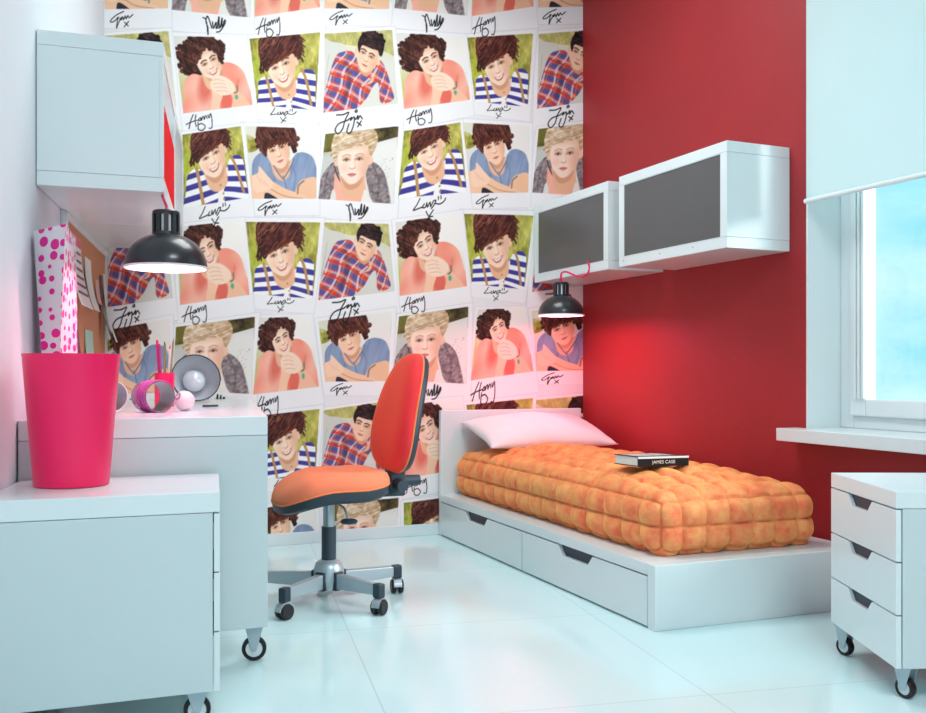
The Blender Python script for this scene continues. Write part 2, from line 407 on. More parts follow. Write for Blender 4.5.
def face(cv, cx, cy, rx, ry, ang, hairc, smile=True, skin=SKIN, neck=0, ears=(1,)):
    c, s = cos(ang), sin(ang)
    def P(x, y): return (cx+(x*c-y*s)*rx, cy+(x*s+y*c)*ry)
    def poly(pp, **k): return pmask([P(*p) for p in pp], **k)
    c2, s2 = cos(neck), sin(neck)
    nk = [(cx+(x*c2-y*s2)*rx, cy+(x*s2+y*c2)*ry) for x, y in [(-.6, .2), (.7, .2), (.8, 1.2), (.6, 1.6), (-.1, 1.7), (-.6, 1.25)]]
    cv.put(pmask(nk, soft=3), (240, 188, 152))
    for e in ears: cv.put(emask(*P(e*1.02, .02), rx*.17, ry*.2, ang), (246, 200, 170))
    m = poly([(-.93, -.5), (-.4, -1.0), (.4, -1.0), (.95, -.5), (.97, .05), (.84, .52), (.46, .92), (.1, 1.04), (-.2, 1.02), (-.62, .74), (-.92, .2)], soft=2)
    cv.put(m*1.0, skin)
    cv.put(poly([(-.7, .66), (-.2, 1.0), (.2, 1.02), (.7, .7), (.5, 1.12), (0, 1.3), (-.4, 1.15)], soft=4)*.55, (206, 138, 104))
    cv.put(m*emask(*P(.95, .3), rx*.5, ry*.9, ang, .1)*.45, SKD)
    cv.put(m*emask(*P(0, -.85), rx*1.0, ry*.35, ang, .08)*.5, (216, 156, 120))
    cv.put(m*emask(*P(-.5, .3), rx*.28, ry*.18, ang, .06)*.35, (255, 184, 158)); cv.put(m*emask(*P(.45, .28), rx*.26, ry*.16, ang, .06)*.3, (255, 184, 158))
    cv.put(m*emask(*P(0, -.45), rx*.5, ry*.25, ang, .1)*.4, (255, 236, 216))
    for sx in (-.41, .38):
        cv.put(emask(*P(sx, -.1), rx*.26, ry*.12, ang, .03)*.6, (196, 134, 104))
        cv.put(emask(*P(sx, -.06), rx*.15, ry*.045, ang, .01)*.6, (236, 222, 208))
        cv.put(emask(*P(sx, -.065), rx*.085, ry*.055, ang, .012)*.9, (74, 58, 52))
        cv.put(smask([P(sx-.2, -.05), P(sx, -.12), P(sx+.2, -.05)], .004, soft=.01)*.9, (92, 58, 46))
        cv.put(smask([P(sx-.24, -.24), P(sx, -.31), P(sx+.25, -.25)], .009, soft=.012)*.85, hairc)
    cv.put(smask([P(.1, -.1), P(.16, .2), P(.12, .3)], .006, soft=.02)*.45, (212, 144, 112)); cv.put(emask(*P(0, .22), rx*.12, ry*.1, ang, .04)*.5, (255, 238, 222))
    cv.put(smask([P(-.15, .32), P(0, .37), P(.17, .32)], .006, soft=.012)*.75, (196, 122, 96))
    if smile:
        cv.put(poly([(-.38, .48), (0, .58), (.4, .46), (.24, .72), (0, .78), (-.22, .73)]), (214, 120, 110))
        cv.put(poly([(-.3, .52), (0, .605), (.32, .505), (.17, .65), (0, .68), (-.16, .66)]), (253, 249, 244))
        cv.put(smask([P(-.5, .36), P(-.47, .5), P(-.4, .62)], .004, soft=.015)*.5, (206, 142, 112)); cv.put(smask([P(.52, .34), P(.5, .48), P(.42, .6)], .004, soft=.015)*.5, (206, 142, 112))
    else:
        cv.put(poly([(-.27, .6), (-.08, .555), (.08, .555), (.27, .6), (.1, .7), (-.1, .7)]), (222, 136, 126))
        cv.put(smask([P(-.27, .61), P(0, .62), P(.27, .61)], .003, soft=.008), (170, 90, 82))
def hair(cv, pts, c0, c1, seed, ang=.6, curls=None):
    m = pmask(pts, soft=1)
    if curls:
        for (x, y, r) in curls: m = np.maximum(m, emask(x, y, r, r, 0, .01))
    n = vnoise(9, 60, seed, ang)*.55+vnoise(24, 24, seed+3)*.45
    cv.put(m, mixc(c0, c1, np.clip((n-.2)*1.5, 0, 1)**1.5))
    return m
def finish(cv): return np.clip(cv.im, 0, 1)

def curly(seed, arcs, r0=.018, r1=.038):
    r = random.Random(seed); out = []
    for (x0, y0, x1, y1, n, sp) in arcs:
        for k in range(n):
            t = r.random(); out.append((x0+(x1-x0)*t+r.uniform(-sp, sp), y0+(y1-y0)*t+r.uniform(-sp, sp), r.uniform(r0, r1)))
    return out
def strands(cv, m, seed, n, c, ang, ln_=.12, w=.004):
    r = random.Random(seed); acc = np.zeros(XX.shape)
    for k in range(n):
        x, y = r.uniform(0, 1), r.uniform(-.05, .6)
        j = min(max(int(y*N), 0), NY-1); i = min(int(x*N), N-1)
        if m[j, i] < .5: continue
        a = ang+r.uniform(-.5, .5); b = a+r.uniform(-.7, .7)
        acc = np.maximum(acc, smask([(x, y), (x+cos(a)*ln_/2, y+sin(a)*ln_/2), (x+(cos(a)+cos(b))*ln_/2, y+(sin(a)+sin(b))*ln_/2)], w, curve=False, soft=.008))
    cv.put(acc*m*.6, c)
def portrait_coral():
    cv = Cv((226, 226, 218)); cv.put(emask(.85, .25, .6, .5, 0, .5), (248, 246, 240)); cv.put(emask(0, 1, .3, .5, 0, .2), (206, 204, 130))
    cur = curly(3, [(.05, .45, .04, .15, 16, .03), (.04, .16, .22, .02, 12, .03), (.22, .02, .48, .0, 12, .02), (.48, .0, .66, .1, 12, .03), (.64, .1, .6, .33, 14, .03), (.06, .46, .2, .52, 10, .03)])
    hm = hair(cv, [(.08, .48), (.05, .28), (.1, .1), (.26, .01), (.48, 0), (.62, .08), (.66, .2), (.6, .36), (.4, .5), (.2, .52)], (44, 20, 18), (112, 62, 48), 11, curls=cur)
    strands(cv, hm, 4, 60, (150, 92, 68), .9, .08)
    sh = pmask([(.08, 1.1), (.03, .8), (.06, .6), (.18, .5), (.32, .54), (.46, .58), (.58, .44), (.62, .36), (.78, .38), (.92, .5), (.98, .75), (1.04, 1.1)], soft=1)
    n = vnoise(5, 3, 21, .7)
    cv.put(sh, mixc((248, 146, 124), (255, 198, 176), n))
    cv.put(emask(.34, .66, .1, .22, .3, .08)*sh*.7, (226, 92, 76)); cv.put(smask([(.82, .62), (.79, .76), (.8, 1.0)], .012, soft=.04)*.6, (226, 112, 92)); cv.put(emask(.6, .9, .1, .16, 0, .06)*sh*.7, (226, 92, 78))
    face(cv, .43, .36, .175, .225, -.38, (74, 42, 34), skin=(255, 224, 200), ears=())
    fm = hair(cv, [(.22, .42), (.2, .26), (.24, .1), (.4, .04), (.56, .08), (.62, .2), (.62, .36), (.56, .34), (.54, .24), (.46, .18), (.38, .16), (.34, .24), (.3, .31), (.25, .36)], (48, 22, 20), (128, 72, 56), 12,
         curls=[(.24, .34, .035), (.29, .28, .035), (.37, .17, .03), (.45, .17, .028), (.52, .2, .028), (.58, .28, .03), (.61, .36, .024), (.22, .44, .035)])
    strands(cv, fm, 6, 50, (158, 98, 74), 2.0, .09)
    cv.put(pmask([(.34, 1.1), (.4, .84), (.42, .7), (.56, .78), (.5, .95), (.46, 1.1)]), (255, 206, 174))
    cv.put(pmask([(.66, 1.1), (.7, .86), (.6, .76), (.68, .66), (.78, .76), (.92, .92), (.98, 1.1)]), (250, 196, 164))
    cv.put(pmask([(.4, .7), (.42, .6), (.5, .54), (.62, .56), (.74, .66), (.74, .76), (.64, .82), (.5, .8)]), (255, 224, 200))
    for k in range(4):
        cv.put(smask([(.43+k*.012, .6+.05*k), (.52+k*.02, .59+.055*k), (.6+k*.012, .62+.05*k)], .003, soft=.01)*.75, (214, 146, 118))
    cv.put(smask([(.74, .8), (.78, .78), (.79, .7)], .012), (120, 130, 110)); cv.put(emask(.76, .86, .025, .035), (96, 176, 140))
    return finish(cv)
def portrait_stripes():
    cv = Cv((190, 180, 70)); grass(cv, np.ones(XX.shape), 31); cv.put(emask(.08, .45, .2, .2, 0, .15)*.6, (196, 210, 70)); cv.put(emask(.85, .1, .3, .3, 0, .3)*.4, (236, 226, 130))
    t = ((YY-.16*np.abs(XX-.6))*6.9+.3*vnoise(3, 3, 36)+.35) % 1
    stripe = blur(np.where(t < .5, 1., 0.), 1)
    sh = pmask([(.08, 1.1), (.05, .8), (.08, .6), (.22, .52), (.38, .62), (.55, .74), (.68, .62), (.76, .46), (.88, .42), (.97, .5), (.98, .8), (.96, 1.1)])
    cv.put(sh, mixc((252, 252, 250), (66, 62, 150), stripe))
    cv.put(pmask([(.36, .66), (.46, .7), (.64, .64), (.72, .56), (.68, .76), (.62, .9), (.64, 1.1), (.52, 1.1), (.54, .86), (.44, .76)]), (250, 246, 242))
    hair(cv, [(.2, .42), (.13, .12), (.2, -.02), (.4, -.08), (.66, -.08), (.77, .06), (.78, .2), (.73, .3), (.5, .4)], (60, 24, 24), (130, 74, 56), 34, 2.4)
    face(cv, .47, .39, .225, .285, -.28, (96, 60, 46), skin=(255, 226, 200), neck=-.2)
    for x, y in ((.585, .79), (.62, .9), (.625, .97)): cv.put(emask(x, y, .015, .015), (186, 146, 80))
    cv.put(smask([(.22, .52), (.26, .72), (.31, 1.02)], .024), (196, 150, 96)); cv.put(smask([(.78, .42), (.85, .58), (.93, .92)], .02), (190, 146, 92))
    fm = hair(cv, [(.2, .42), (.14, .28), (.13, .12), (.2, -.02), (.4, -.08), (.66, -.08), (.76, .04), (.78, .18), (.72, .3), (.7, .25), (.64, .22), (.54, .255), (.46, .3), (.38, .34), (.3, .39), (.25, .45)], (60, 24, 24), (148, 84, 64), 33, 2.4,
         curls=[(.22, .36, .03), (.2, .3, .05), (.71, .24, .025), (.16, .2, .04)])
    r = random.Random(21)
    for k in range(26):
        t = k/26; x = .64-.36*t+r.uniform(-.01, .01); y = .2+.18*t+r.uniform(-.015, .01)
        cv.put(smask([(x+.06, y-.05), (x, y), (x-.03-r.uniform(0, .04), y+r.uniform(.01, .05))], .006, soft=.01)*.9, (70+r.randint(0, 50), 32+r.randint(0, 26), 28))
    for k in range(14):
        x = .17+r.uniform(-.03, .09); cv.put(smask([(x+.03, .22), (x, .34), (x-.02+r.uniform(-.03, .02), .42+r.uniform(0, .07))], .008, soft=.01), (64, 28, 26))
    for k in range(12):
        y = r.uniform(.02, .3); cv.put(smask([(.72, y-.04), (.77, y), (.79+r.uniform(0, .03), y+.04)], .006, soft=.01), (80, 38, 32))
    strands(cv, fm, 8, 70, (184, 120, 92), 2.4, .14)
    return finish(cv)
def portrait_plaid():
    cv = Cv((222, 222, 212)); grass(cv, pmask([(-.1, -.1), (1.1, -.1), (1.1, .38), (.8, .28), (.45, .2), (-.1, .1)]), 41); cv.put((1-np.clip((YY-.1-.25*XX)*20, 0, 1))*.5, (232, 224, 160))
    cv.put(pmask([(-.1, .1), (.1, .12), (.3, .2), (.3, .5), (.1, 1.1), (-.1, 1.1)]), (216, 216, 206)); cv.put(emask(.95, .1, .3, .3, 0, .3)*.3, (200, 196, 160))
    for k in range(16): cv.put(emask(.06-.003*k, .3+k*.028, .006, .006, 0, .006)*.6, (120, 120, 116))
    wx = vnoise(4, 4, 44)*.1; c, s = cos(.5), sin(.5); u = (XX*c+YY*s)+wx; v = (-XX*s+YY*c)+vnoise(3, 3, 45)*.1
    su = (u*6.2) % 1; sv = (v*6.2) % 1
    b = lambda z: blur(z.astype(float))[..., None]
    pl = np.zeros(XX.shape+(3,))+C3((222, 84, 66))
    for w, lo, hi, col, k in ((sv, .05, .4, (64, 88, 168), .8), (su, .1, .38, (70, 92, 170), .45), (su, .5, .66, (244, 232, 236), .75), (sv, .52, .66, (206, 214, 232), .7), (sv, .8, .95, (200, 52, 44), .7), (su, .8, .9, (236, 128, 70), .6)):
        k_ = b((w > lo) & (w < hi))*k; pl = pl*(1-k_)+C3(col)*k_
    m = pmask([(.02, 1.1), (0, .86), (.08, .52), (.16, .32), (.24, .27), (.38, .27), (.46, .38), (.56, .56), (.7, .5), (.78, .42), (.86, .54), (.92, .78), (.94, .94), (.76, .96), (.74, .72), (.66, .76), (.56, .9), (.4, 1.02), (.3, 1.1)])
    cv.put(m, pl); cv.mul(m*smask([(.3, .4), (.34, .66), (.26, .9)], .02, soft=.06), .72); cv.mul(m*smask([(.42, .48), (.5, .64), (.62, .72)], .015, soft=.05), .75)
    face(cv, .6, .35, .158, .215, .42, (36, 26, 26), smile=False, skin=(250, 210, 178), neck=.2, ears=(1, -1))
    cv.put(pmask([(.4, .36), (.46, .5), (.58, .62), (.7, .52), (.64, .66), (.54, .7), (.42, .52)]), pl)
    fm = hair(cv, [(.49, .3), (.47, .18), (.52, .06), (.62, .0), (.74, .01), (.85, .09), (.87, .2), (.82, .36), (.78, .36), (.76, .29), (.68, .26), (.6, .22), (.53, .2)], (26, 14, 18), (84, 56, 54), 43, .4,
         curls=[(.56, .04, .03), (.64, .01, .035), (.72, .02, .035), (.82, .08, .04), (.86, .16, .03)])
    strands(cv, fm, 9, 40, (110, 78, 74), .6, .09)
    return finish(cv)
def portrait_blond():
    cv = Cv((206, 210, 204)); cv.put(emask(.9, .6, .5, .5, 0, .3), (236, 236, 230)); grass(cv, pmask([(-.1, -.1), (1.1, -.1), (1.1, .12), (.75, .2), (.2, .28), (-.1, .3)], curve=False), 51, dark=1); cv.put(emask(.02, .1, .14, .2, 0, .1)*.6, (150, 150, 60))
    r = random.Random(9)
    for k in range(22): cv.put(emask(r.uniform(.82, .97), r.uniform(.4, .75), .006, .006, 0, .006)*.5, (130, 130, 128))
    n = vnoise(40, 30, 55, .8); hd = mixc((104, 92, 96), (176, 164, 164), n)
    cv.put(pmask([(-.04, 1.1), (-.02, .78), (.06, .58), (.18, .45), (.27, .54), (.28, .8), (.22, 1.1)]), hd)
    cv.put(pmask([(.64, .6), (.7, .46), (.82, .54), (.9, .7), (.97, 1.1), (.78, 1.1), (.7, .86)]), hd); cv.put(smask([(.16, .48), (.1, .62), (.08, .9)], .006, soft=.02)*.6, (70, 62, 66)); cv.put(smask([(.72, .5), (.8, .68), (.82, .95)], .006, soft=.02)*.6, (70, 62, 66))
    cv.put(pmask([(.22, .6), (.34, .78), (.5, .82), (.62, .7), (.68, .9), (.72, 1.1), (.2, 1.1), (.22, .9)]), mixc((250, 156, 134), (255, 196, 176), vnoise(6, 3, 57)))
    cv.put(pmask([(.64, .84), (.7, .9), (.8, 1.1), (.62, 1.1)]), (240, 236, 228)); cv.put(pmask([(.2, .86), (.26, .92), (.26, 1.1), (.18, 1.1)]), (232, 230, 222))
    cv.put(smask([(.2, .52), (.26, .66), (.36, .8)], .01, soft=.012), (90, 66, 56))
    face(cv, .455, .44, .225, .315, -.02, (206, 160, 116), smile=False, skin=(255, 228, 210), ears=(1, -1))
    fm = hair(cv, [(.2, .44), (.13, .3), (.13, .1), (.2, -.04), (.4, -.1), (.62, -.06), (.74, .06), (.76, .2), (.7, .38), (.66, .32), (.64, .24), (.54, .22), (.4, .25), (.28, .28), (.24, .34)], (188, 150, 110), (255, 246, 220), 53, 2.7,
         curls=[(.2, .2, .05), (.3, .24, .04), (.42, .22, .04), (.56, .2, .04), (.68, .26, .03), (.14, .34, .03)])
    strands(cv, fm, 10, 60, (255, 250, 232), 2.9, .16); strands(cv, fm, 12, 30, (190, 146, 104), 2.7, .14, .003)
    return finish(cv)
def portrait_blue():
    cv = Cv((228, 226, 218)); cv.put(emask(.95, .25, .5, .5, 0, .3), (242, 240, 234)); grass(cv, pmask([(-.1, .12), (.1, .14), (.14, .3), (-.1, .34)]), 61); cv.put(emask(.02, .06, .14, .1, 0, .06)*.6, (226, 228, 200))
    m = pmask([(.04, .78), (.04, .54), (.1, .4), (.22, .34), (.36, .48), (.58, .46), (.7, .34), (.84, .33), (.96, .42), (1.0, .7), (.76, .74), (.74, 1.0), (.4, .95), (.2, .78)])
    cv.put(m, mixc((118, 138, 172), (164, 182, 210), vnoise(30, 5, 63, .3)*.4+vnoise(6, 4, 64)*.6))
    for x in (.3, .62): cv.put(m*smask([(x, .5), (x+.06, .66), (x+.02, .85)], .008, soft=.03)*.5, (92, 112, 150))
    cv.put(pmask([(.72, .76), (.82, .7), (1.0, .7), (1.04, 1.1), (.66, 1.1), (.66, .92)]), (246, 198, 160))
    cv.put(pmask([(-.02, .7), (.1, .66), (.26, .7), (.5, .84), (.72, .92), (.84, .98), (.84, 1.1), (-.02, 1.1)]), (250, 204, 168))
    cv.put(pmask([(.04, .68), (.12, .62), (.14, .53), (.18, .56), (.24, .64), (.32, .74), (.3, .84), (.06, .9)]), (255, 216, 186))
    for k in range(3): cv.put(smask([(.1+.05*k, .66+.04*k), (.16+.05*k, .78+.02*k)], .003, soft=.01)*.6, (210, 146, 112))
    cv.put(smask([(.3, .86), (.5, .96), (.78, 1.0)], .007, soft=.02)*.7, (186, 120, 90)); cv.put(smask([(.7, .92), (.72, .8), (.8, .73)], .01, soft=.02)*.8, (90, 84, 100)); cv.put(pmask([(.2, .92), (.3, .94), (.42, 1.05), (.2, 1.1)]), (50, 44, 56))
    cv.put(pmask([(.32, .48), (.5, .56), (.64, .42), (.6, .56), (.52, .7), (.49, .74), (.42, .62)]), (246, 200, 166))
    face(cv, .43, .3, .178, .25, -.27, (64, 38, 32), smile=False, skin=(253, 214, 184), neck=-.1, ears=())
    cv.put(smask([(.49, .66), (.51, .74), (.53, .84)], .005, soft=.01), (80, 96, 134)); cv.put(smask([(.36, .52), (.42, .62), (.49, .71)], .009, soft=.01), (104, 122, 158)); cv.put(smask([(.66, .42), (.6, .54), (.51, .68)], .009, soft=.01), (104, 122, 158))
    fm = hair(cv, [(.26, .4), (.18, .32), (.13, .2), (.14, .06), (.2, -.05), (.44, -.08), (.64, -.04), (.71, .1), (.7, .28), (.66, .34), (.62, .26), (.58, .18), (.5, .185), (.42, .21), (.34, .24), (.28, .3)], (52, 22, 20), (134, 76, 60), 65, 1.1,
         curls=[(.2, .3, .035), (.25, .26, .04), (.15, .18, .04), (.68, .3, .03), (.72, .14, .035), (.7, .22, .03), (.14, .26, .025), (.6, .22, .025)])
    r = random.Random(22)
    for k in range(22):
        t = k/22; x = .6-.34*t; y = .17+.09*t+r.uniform(-.015, .01)
        cv.put(smask([(x+.04, y-.05), (x, y), (x-.02-r.uniform(0, .03), y+r.uniform(.01, .05))], .006, soft=.01)*.9, (66+r.randint(0, 46), 28+r.randint(0, 26), 26))
    strands(cv, fm, 11, 60, (162, 98, 76), 1.3, .1)
    return finish(cv)
PORT = dict(H=portrait_coral(), L=portrait_stripes(), Z=portrait_plaid(), N=portrait_blond(), B=portrait_blue())
def sig(strokes, box, w=.0075):
    x0, y0, x1, y1 = box; m = np.zeros(XX.shape)
    for st_ in strokes:
        m = np.maximum(m, smask([(x0+x*(x1-x0), y0+y*(y1-y0)) for x, y in st_], w, soft=.006))
    return m
SIG = dict(
 H=sig([[(.08, .78), (.18, .34), (.3, .0)], [(.4, .04), (.34, .4), (.36, .72)], [(.0, .52), (.2, .42), (.46, .36)], [(.52, .26), (.47, .4), (.55, .4), (.57, .24), (.59, .4), (.65, .2), (.69, .22), (.7, .38), (.76, .18), (.8, .2), (.82, .34)],
        [(.87, .14), (.9, .32), (.98, .08), (1.0, .6), (.95, .95), (.84, .95)], [(.44, .5), (.43, .92), (.6, 1.0), (.7, .8), (.58, .6), (.45, .64)]], (.02, 1.03, .36, 1.25), .0065),
 L=sig([[(.2, .02), (.1, .3), (0, .5), (.14, .46), (.3, .4)], [(.34, .28), (.28, .42), (.38, .42), (.42, .24), (.44, .42), (.52, .22), (.54, .42), (.62, .2), (.7, .18), (.62, .4), (.56, .5)],
        [(.78, .02), (.78, .14)], [(.86, .0), (.86, .12)], [(.68, .3), (.82, .34), (.95, .24), (1, .12)], [(.4, .6), (.48, .8), (.6, .82)], [(.62, .56), (.5, .8), (.42, 1.0)]], (.24, 1.02, .7, 1.29), .007),
 Z=sig([[(.05, .1), (.3, .12), (.5, .05), (.36, .4), (.26, .8), (.1, .98), (.0, .78), (.14, .52), (.44, .42), (.6, .3), (.56, .44), (.7, .3), (.68, .62), (.56, 1.0), (.42, .96), (.5, .6)],
        [(.7, .32), (.76, .42), (.84, .26), (.84, .44), (.92, .28), (1., .44)], [(.74, .02), (.8, -.03), (.82, .06), (.75, .08), (.74, .02)], [(.8, .56), (.95, .74)], [(.96, .54), (.82, .78)]], (.15, 1.02, .5, 1.26)),
 N=sig([[(.0, .12), (.12, .2), (.2, .5), (.26, .98), (.24, .6), (.14, .3), (.2, .02), (.32, .3), (.42, .62)], [(.44, .3), (.5, .62), (.6, .3), (.62, .62)], [(.66, .6), (.72, .0), (.74, .6)], [(.8, .55), (.86, .05), (.88, .5), (.98, .14), (1, .3), (.8, .72), (.64, .8)]], (.42, 1.03, .7, 1.27), .0075),
 B=sig([[(.6, .02), (.3, .2), (.04, .48), (.0, .62), (.16, .58), (.36, .34), (.3, .56), (.26, .98), (.34, .7), (.48, .38)], [(.42, .42), (.48, .5), (.54, .32), (.58, .5), (.66, .28), (.7, .44), (.78, .26), (.84, .38), (1.0, .2)], [(.62, .64), (.78, .86)], [(.8, .6), (.6, .9)]], (.08, 1.03, .44, 1.27)))

PH = [  # kind, TL, TR, BR, BL (measured on the wall)
 ('Z', (104, 36), (168.5, 31), (176, 107), (103, 114)), ('H', (173.5, 35.8), (244, 38), (252.5, 105), (183.3, 113.5)),
 ('L', (249.4, 38.9), (320.2, 32.4), (315.5, 110.2), (257.2, 105)), ('Z', (324.6, 33.7), (392, 29.8), (398, 103.7), (323.3, 112.8)),
 ('H', (396, 32.8), (463.9, 36.7), (469.9, 99.8), (404, 109)), ('L', (467.1, 37.8), (533, 33.5), (527.6, 107), (474.9, 101.5)),
 ('Z', (538.6, 34.1), (604, 29), (608, 99), (536.9, 108.6)),
 ('N', (176, 132), (104, 124), (104, 124), (104, 124)),
 ('L', (182.4, 134.8), (240.8, 126.1), (249, 197.4), (182.9, 208.1)), ('B', (245.3, 126.1), (316.6, 128.6), (316.6, 198.7), (252, 198.7)),
 ('N', (325.3, 134.1), (398.5, 126.1), (393.6, 203.9), (318.3, 198.9)), ('L', (404, 131.2), (460.2, 122.5), (466.7, 191.6), (398, 198.6)),
 ('B', (462.4, 122.5), (529.3, 126.2), (528.2, 192.5), (470.4, 193.2)), ('N', (538.6, 129), (606, 121), (602, 197), (532.1, 192.5)),
 ('Z', (104, 228), (166, 228), (172.8, 298), (101, 308)), ('H', (177, 227), (241.9, 220.2), (249.5, 294.8), (180, 305)),
 ('L', (245.8, 221.9), (320.2, 222.4), (312.6, 298.8), (253.1, 294)), ('Z', (324.4, 222.4), (388.4, 223.9), (394.5, 291.2), (318.2, 300.2)),
 ('H', (395.4, 222.4), (459.9, 213.5), (466.9, 286.4), (399.6, 296)), ('L', (463.9, 213.9), (533.3, 215.4), (524.1, 289.5), (471.6, 283.9)),
 ('Z', (537, 216), (602, 216), (606, 283), (532, 292)),
 ('B', (103, 331), (169.5, 318.6), (170, 392), (104, 395)), ('N', (176, 327), (254.9, 316.7), (252, 394), (172, 390)),
 ('H', (259.3, 317.9), (310.4, 316.5), (318.8, 386.6), (253.1, 394.5)), ('B', (318.2, 321.2), (391.7, 311.4), (388.4, 381), (325.2, 381.8)),
 ('N', (399, 316.5), (468.3, 306.6), (466.4, 383.8), (392.6, 379.6)), ('H', (477.8, 309.5), (524.1, 308), (533.3, 371.2), (470.7, 380.5)),
 ('B', (531.8, 311), (606, 303), (600, 370), (536.4, 371.2)),
 ('H', (104, 424), (166, 420), (170, 492), (104, 500)), ('Z', (176, 420), (246, 414), (250, 488), (176, 494)),
 ('L', (256, 416), (319.4, 409), (315, 479), (262, 478)), ('Z', (323.9, 410.2), (386, 401.2), (396, 470), (320.5, 480)),
 ('H', (397, 406), (460, 399), (466, 468), (402, 479)), ('L', (466.4, 405), (533, 398), (527, 470), (472, 468)), ('Z', (536, 400), (602, 394), (606, 464), (534, 472)),
 ('N', (104, 516), (166, 512), (170, 580), (104, 586)), ('H', (180, 512), (246, 506), (250, 576), (182, 582)),
 ('B', (254, 510), (315, 499), (318, 570), (258, 574)), ('N', (330, 504), (398.5, 497.7), (396, 566), (326, 566)),
 ('L', (403.6, 503), (464, 495), (468, 560), (404, 566)), ('B', (470, 494), (533, 496), (530, 560), (476, 562)), ('N', (540, 494), (604, 488), (602, 550), (536, 552)),
 ('B', (102, -64), (166, -66), (168.2, 8.4), (105, 9.3)), ('N', (176, -64), (252, -62), (250, 17.6), (171.7, 9.8)), ('H', (254, -60), (312, -64), (320.2, 7.3), (254.6, 16.8)),
 ('B', (322, -62), (394, -66), (388.9, 9), (324.6, 8.5)), ('N', (400, -60), (470, -62), (467.3, 15.8), (394.3, 8.2)), ('H', (474, -60), (528, -64), (533.6, 6.5), (471.6, 16.2)), ('B', (536, -60), (604, -66), (602, 6), (538, 7.6))]
PH = [p for p in PH if not (p[0] == 'N' and p[2] == p[3])]
PH.append(('N', (106, 134), (170, 127), (174, 200), (104, 204)))
row1 = PH[:7]
PH += [(k, *[(x, y-191) for x, y in q]) for k, *q in row1]
WLEN = (RC-LC).length; MD = sqrt(1+bm_*bm_)
def wallsz(px, py):
    a = (px-CX)/FPX; Y = (LC.y-bm_*LC.x)/(1-bm_*a); X = a*Y
    return ((X-LC.x)*MD, H-(py-HY)/FPX*Y)
STEP = .0034
nu = int(WLEN/STEP); nv = int((ZT-.06)/STEP)
U = np.linspace(0.001, WLEN-.001, nu+1); V = np.linspace(.062, ZT-.002, nv+1)
UU, VV = np.meshgrid(U, V)
IMG = np.zeros((nv+1, nu+1, 3))+C3((240, 240, 242))
def homog(src):      # unit square -> src quad, returns inverse matrix
    A = []; B = []
    for (u, v), (x, y) in zip([(0, 0), (1, 0), (1, 1), (0, 1)], src):
        A.append([u, v, 1, 0, 0, 0, -u*x, -v*x]); B.append(x); A.append([0, 0, 0, u, v, 1, -u*y, -v*y]); B.append(y)
    h = np.linalg.solve(np.array(A), np.array(B)); return np.linalg.inv(np.append(h, 1).reshape(3, 3))
def region(src, pad):
    xs = [p[0] for p in src]; ys = [p[1] for p in src]
    i0 = max(0, int((min(xs)-pad)/STEP)); i1 = min(nu+1, int((max(xs)+pad)/STEP)+1)
    j0 = max(0, int((min(ys)-pad-.062)/STEP)); j1 = min(nv+1, int((max(ys)+pad-.062)/STEP)+1)
    return i0, i1, j0, j1
def coords(src, pad):
    i0, i1, j0, j1 = region(src, pad)
    if i1 <= i0 or j1 <= j0: return None
    x = UU[j0:j1, i0:i1]; y = VV[j0:j1, i0:i1]; Hm = homog(src)
    w = Hm[2, 0]*x+Hm[2, 1]*y+Hm[2, 2]
    return (slice(j0, j1), slice(i0, i1)), (Hm[0, 0]*x+Hm[0, 1]*y+Hm[0, 2])/w, (Hm[1, 0]*x+Hm[1, 1]*y+Hm[1, 2])/w
def sample(im, u, v):
    x = np.clip(u*N-.5, 0, N-1.001); y = np.clip(v*N-.5, 0, im.shape[0]-1.001)
    xi = x.astype(int); yi = y.astype(int); fx = x-xi; fy = y-yi
    if im.ndim == 3: fx = fx[..., None]; fy = fy[..., None]
    return (im[yi, xi]*(1-fx)+im[yi, xi+1]*fx)*(1-fy)+(im[yi+1, xi]*(1-fx)+im[yi+1, xi+1]*fx)*fy
quads = [(k, [wallsz(*p) for p in q]) for k, *q in PH]
quads.sort(key=lambda t: -max(p[1] for p in t[1]))
for k, q in quads:                      # white cards with a faint edge
    c = coords(q, .14)
    if c is None: continue
    sl_, u, v = c
    e = np.maximum(np.maximum(-.055-u, u-1.055), np.maximum(-.05-v, v-1.27))
    IMG[sl_] = np.where((e < 0)[..., None], C3((246, 246, 247)), IMG[sl_])
    ed = np.clip(1-np.abs(e)/.011, 0, 1)[..., None]*.5
    IMG[sl_] = IMG[sl_]*(1-ed)+C3((208, 209, 214))*ed
for k, q in quads:
    c = coords(q, .0)
    if c is None: continue
    sl_, u, v = c
    al = np.clip(np.minimum(np.minimum(u, 1-u), np.minimum(v, 1-v))/.008+.5, 0, 1)[..., None]
    IMG[sl_] = IMG[sl_]*(1-al)+sample(PORT[k], u, v)*al
for k, q in quads:
    c = coords(q, .14)
    if c is None: continue
    sl_, u, v = c
    ok = (u > 0) & (u < 1) & (v > 1) & (v < 1.29)
    al = (sample(SIG[k], u, v)*ok)[..., None]
    IMG[sl_] = IMG[sl_]*(1-al)+C3((22, 22, 26))*al
nvert = (nu+1)*(nv+1)
co = np.zeros((nvert, 3), np.float32)
off = -nrm*.0015
co[:, 0] = (LC.x+d.x*UU+off.x).ravel(); co[:, 1] = (LC.y+d.y*UU+off.y).ravel(); co[:, 2] = VV.ravel()
idx = np.arange(nvert).reshape(nv+1, nu+1)
faces = np.stack([idx[:-1, :-1], idx[:-1, 1:], idx[1:, 1:], idx[1:, :-1]], -1).reshape(-1, 4)
me = bpy.data.meshes.new('photo_wallpaper')
me.vertices.add(nvert); me.vertices.foreach_set('co', co.ravel())
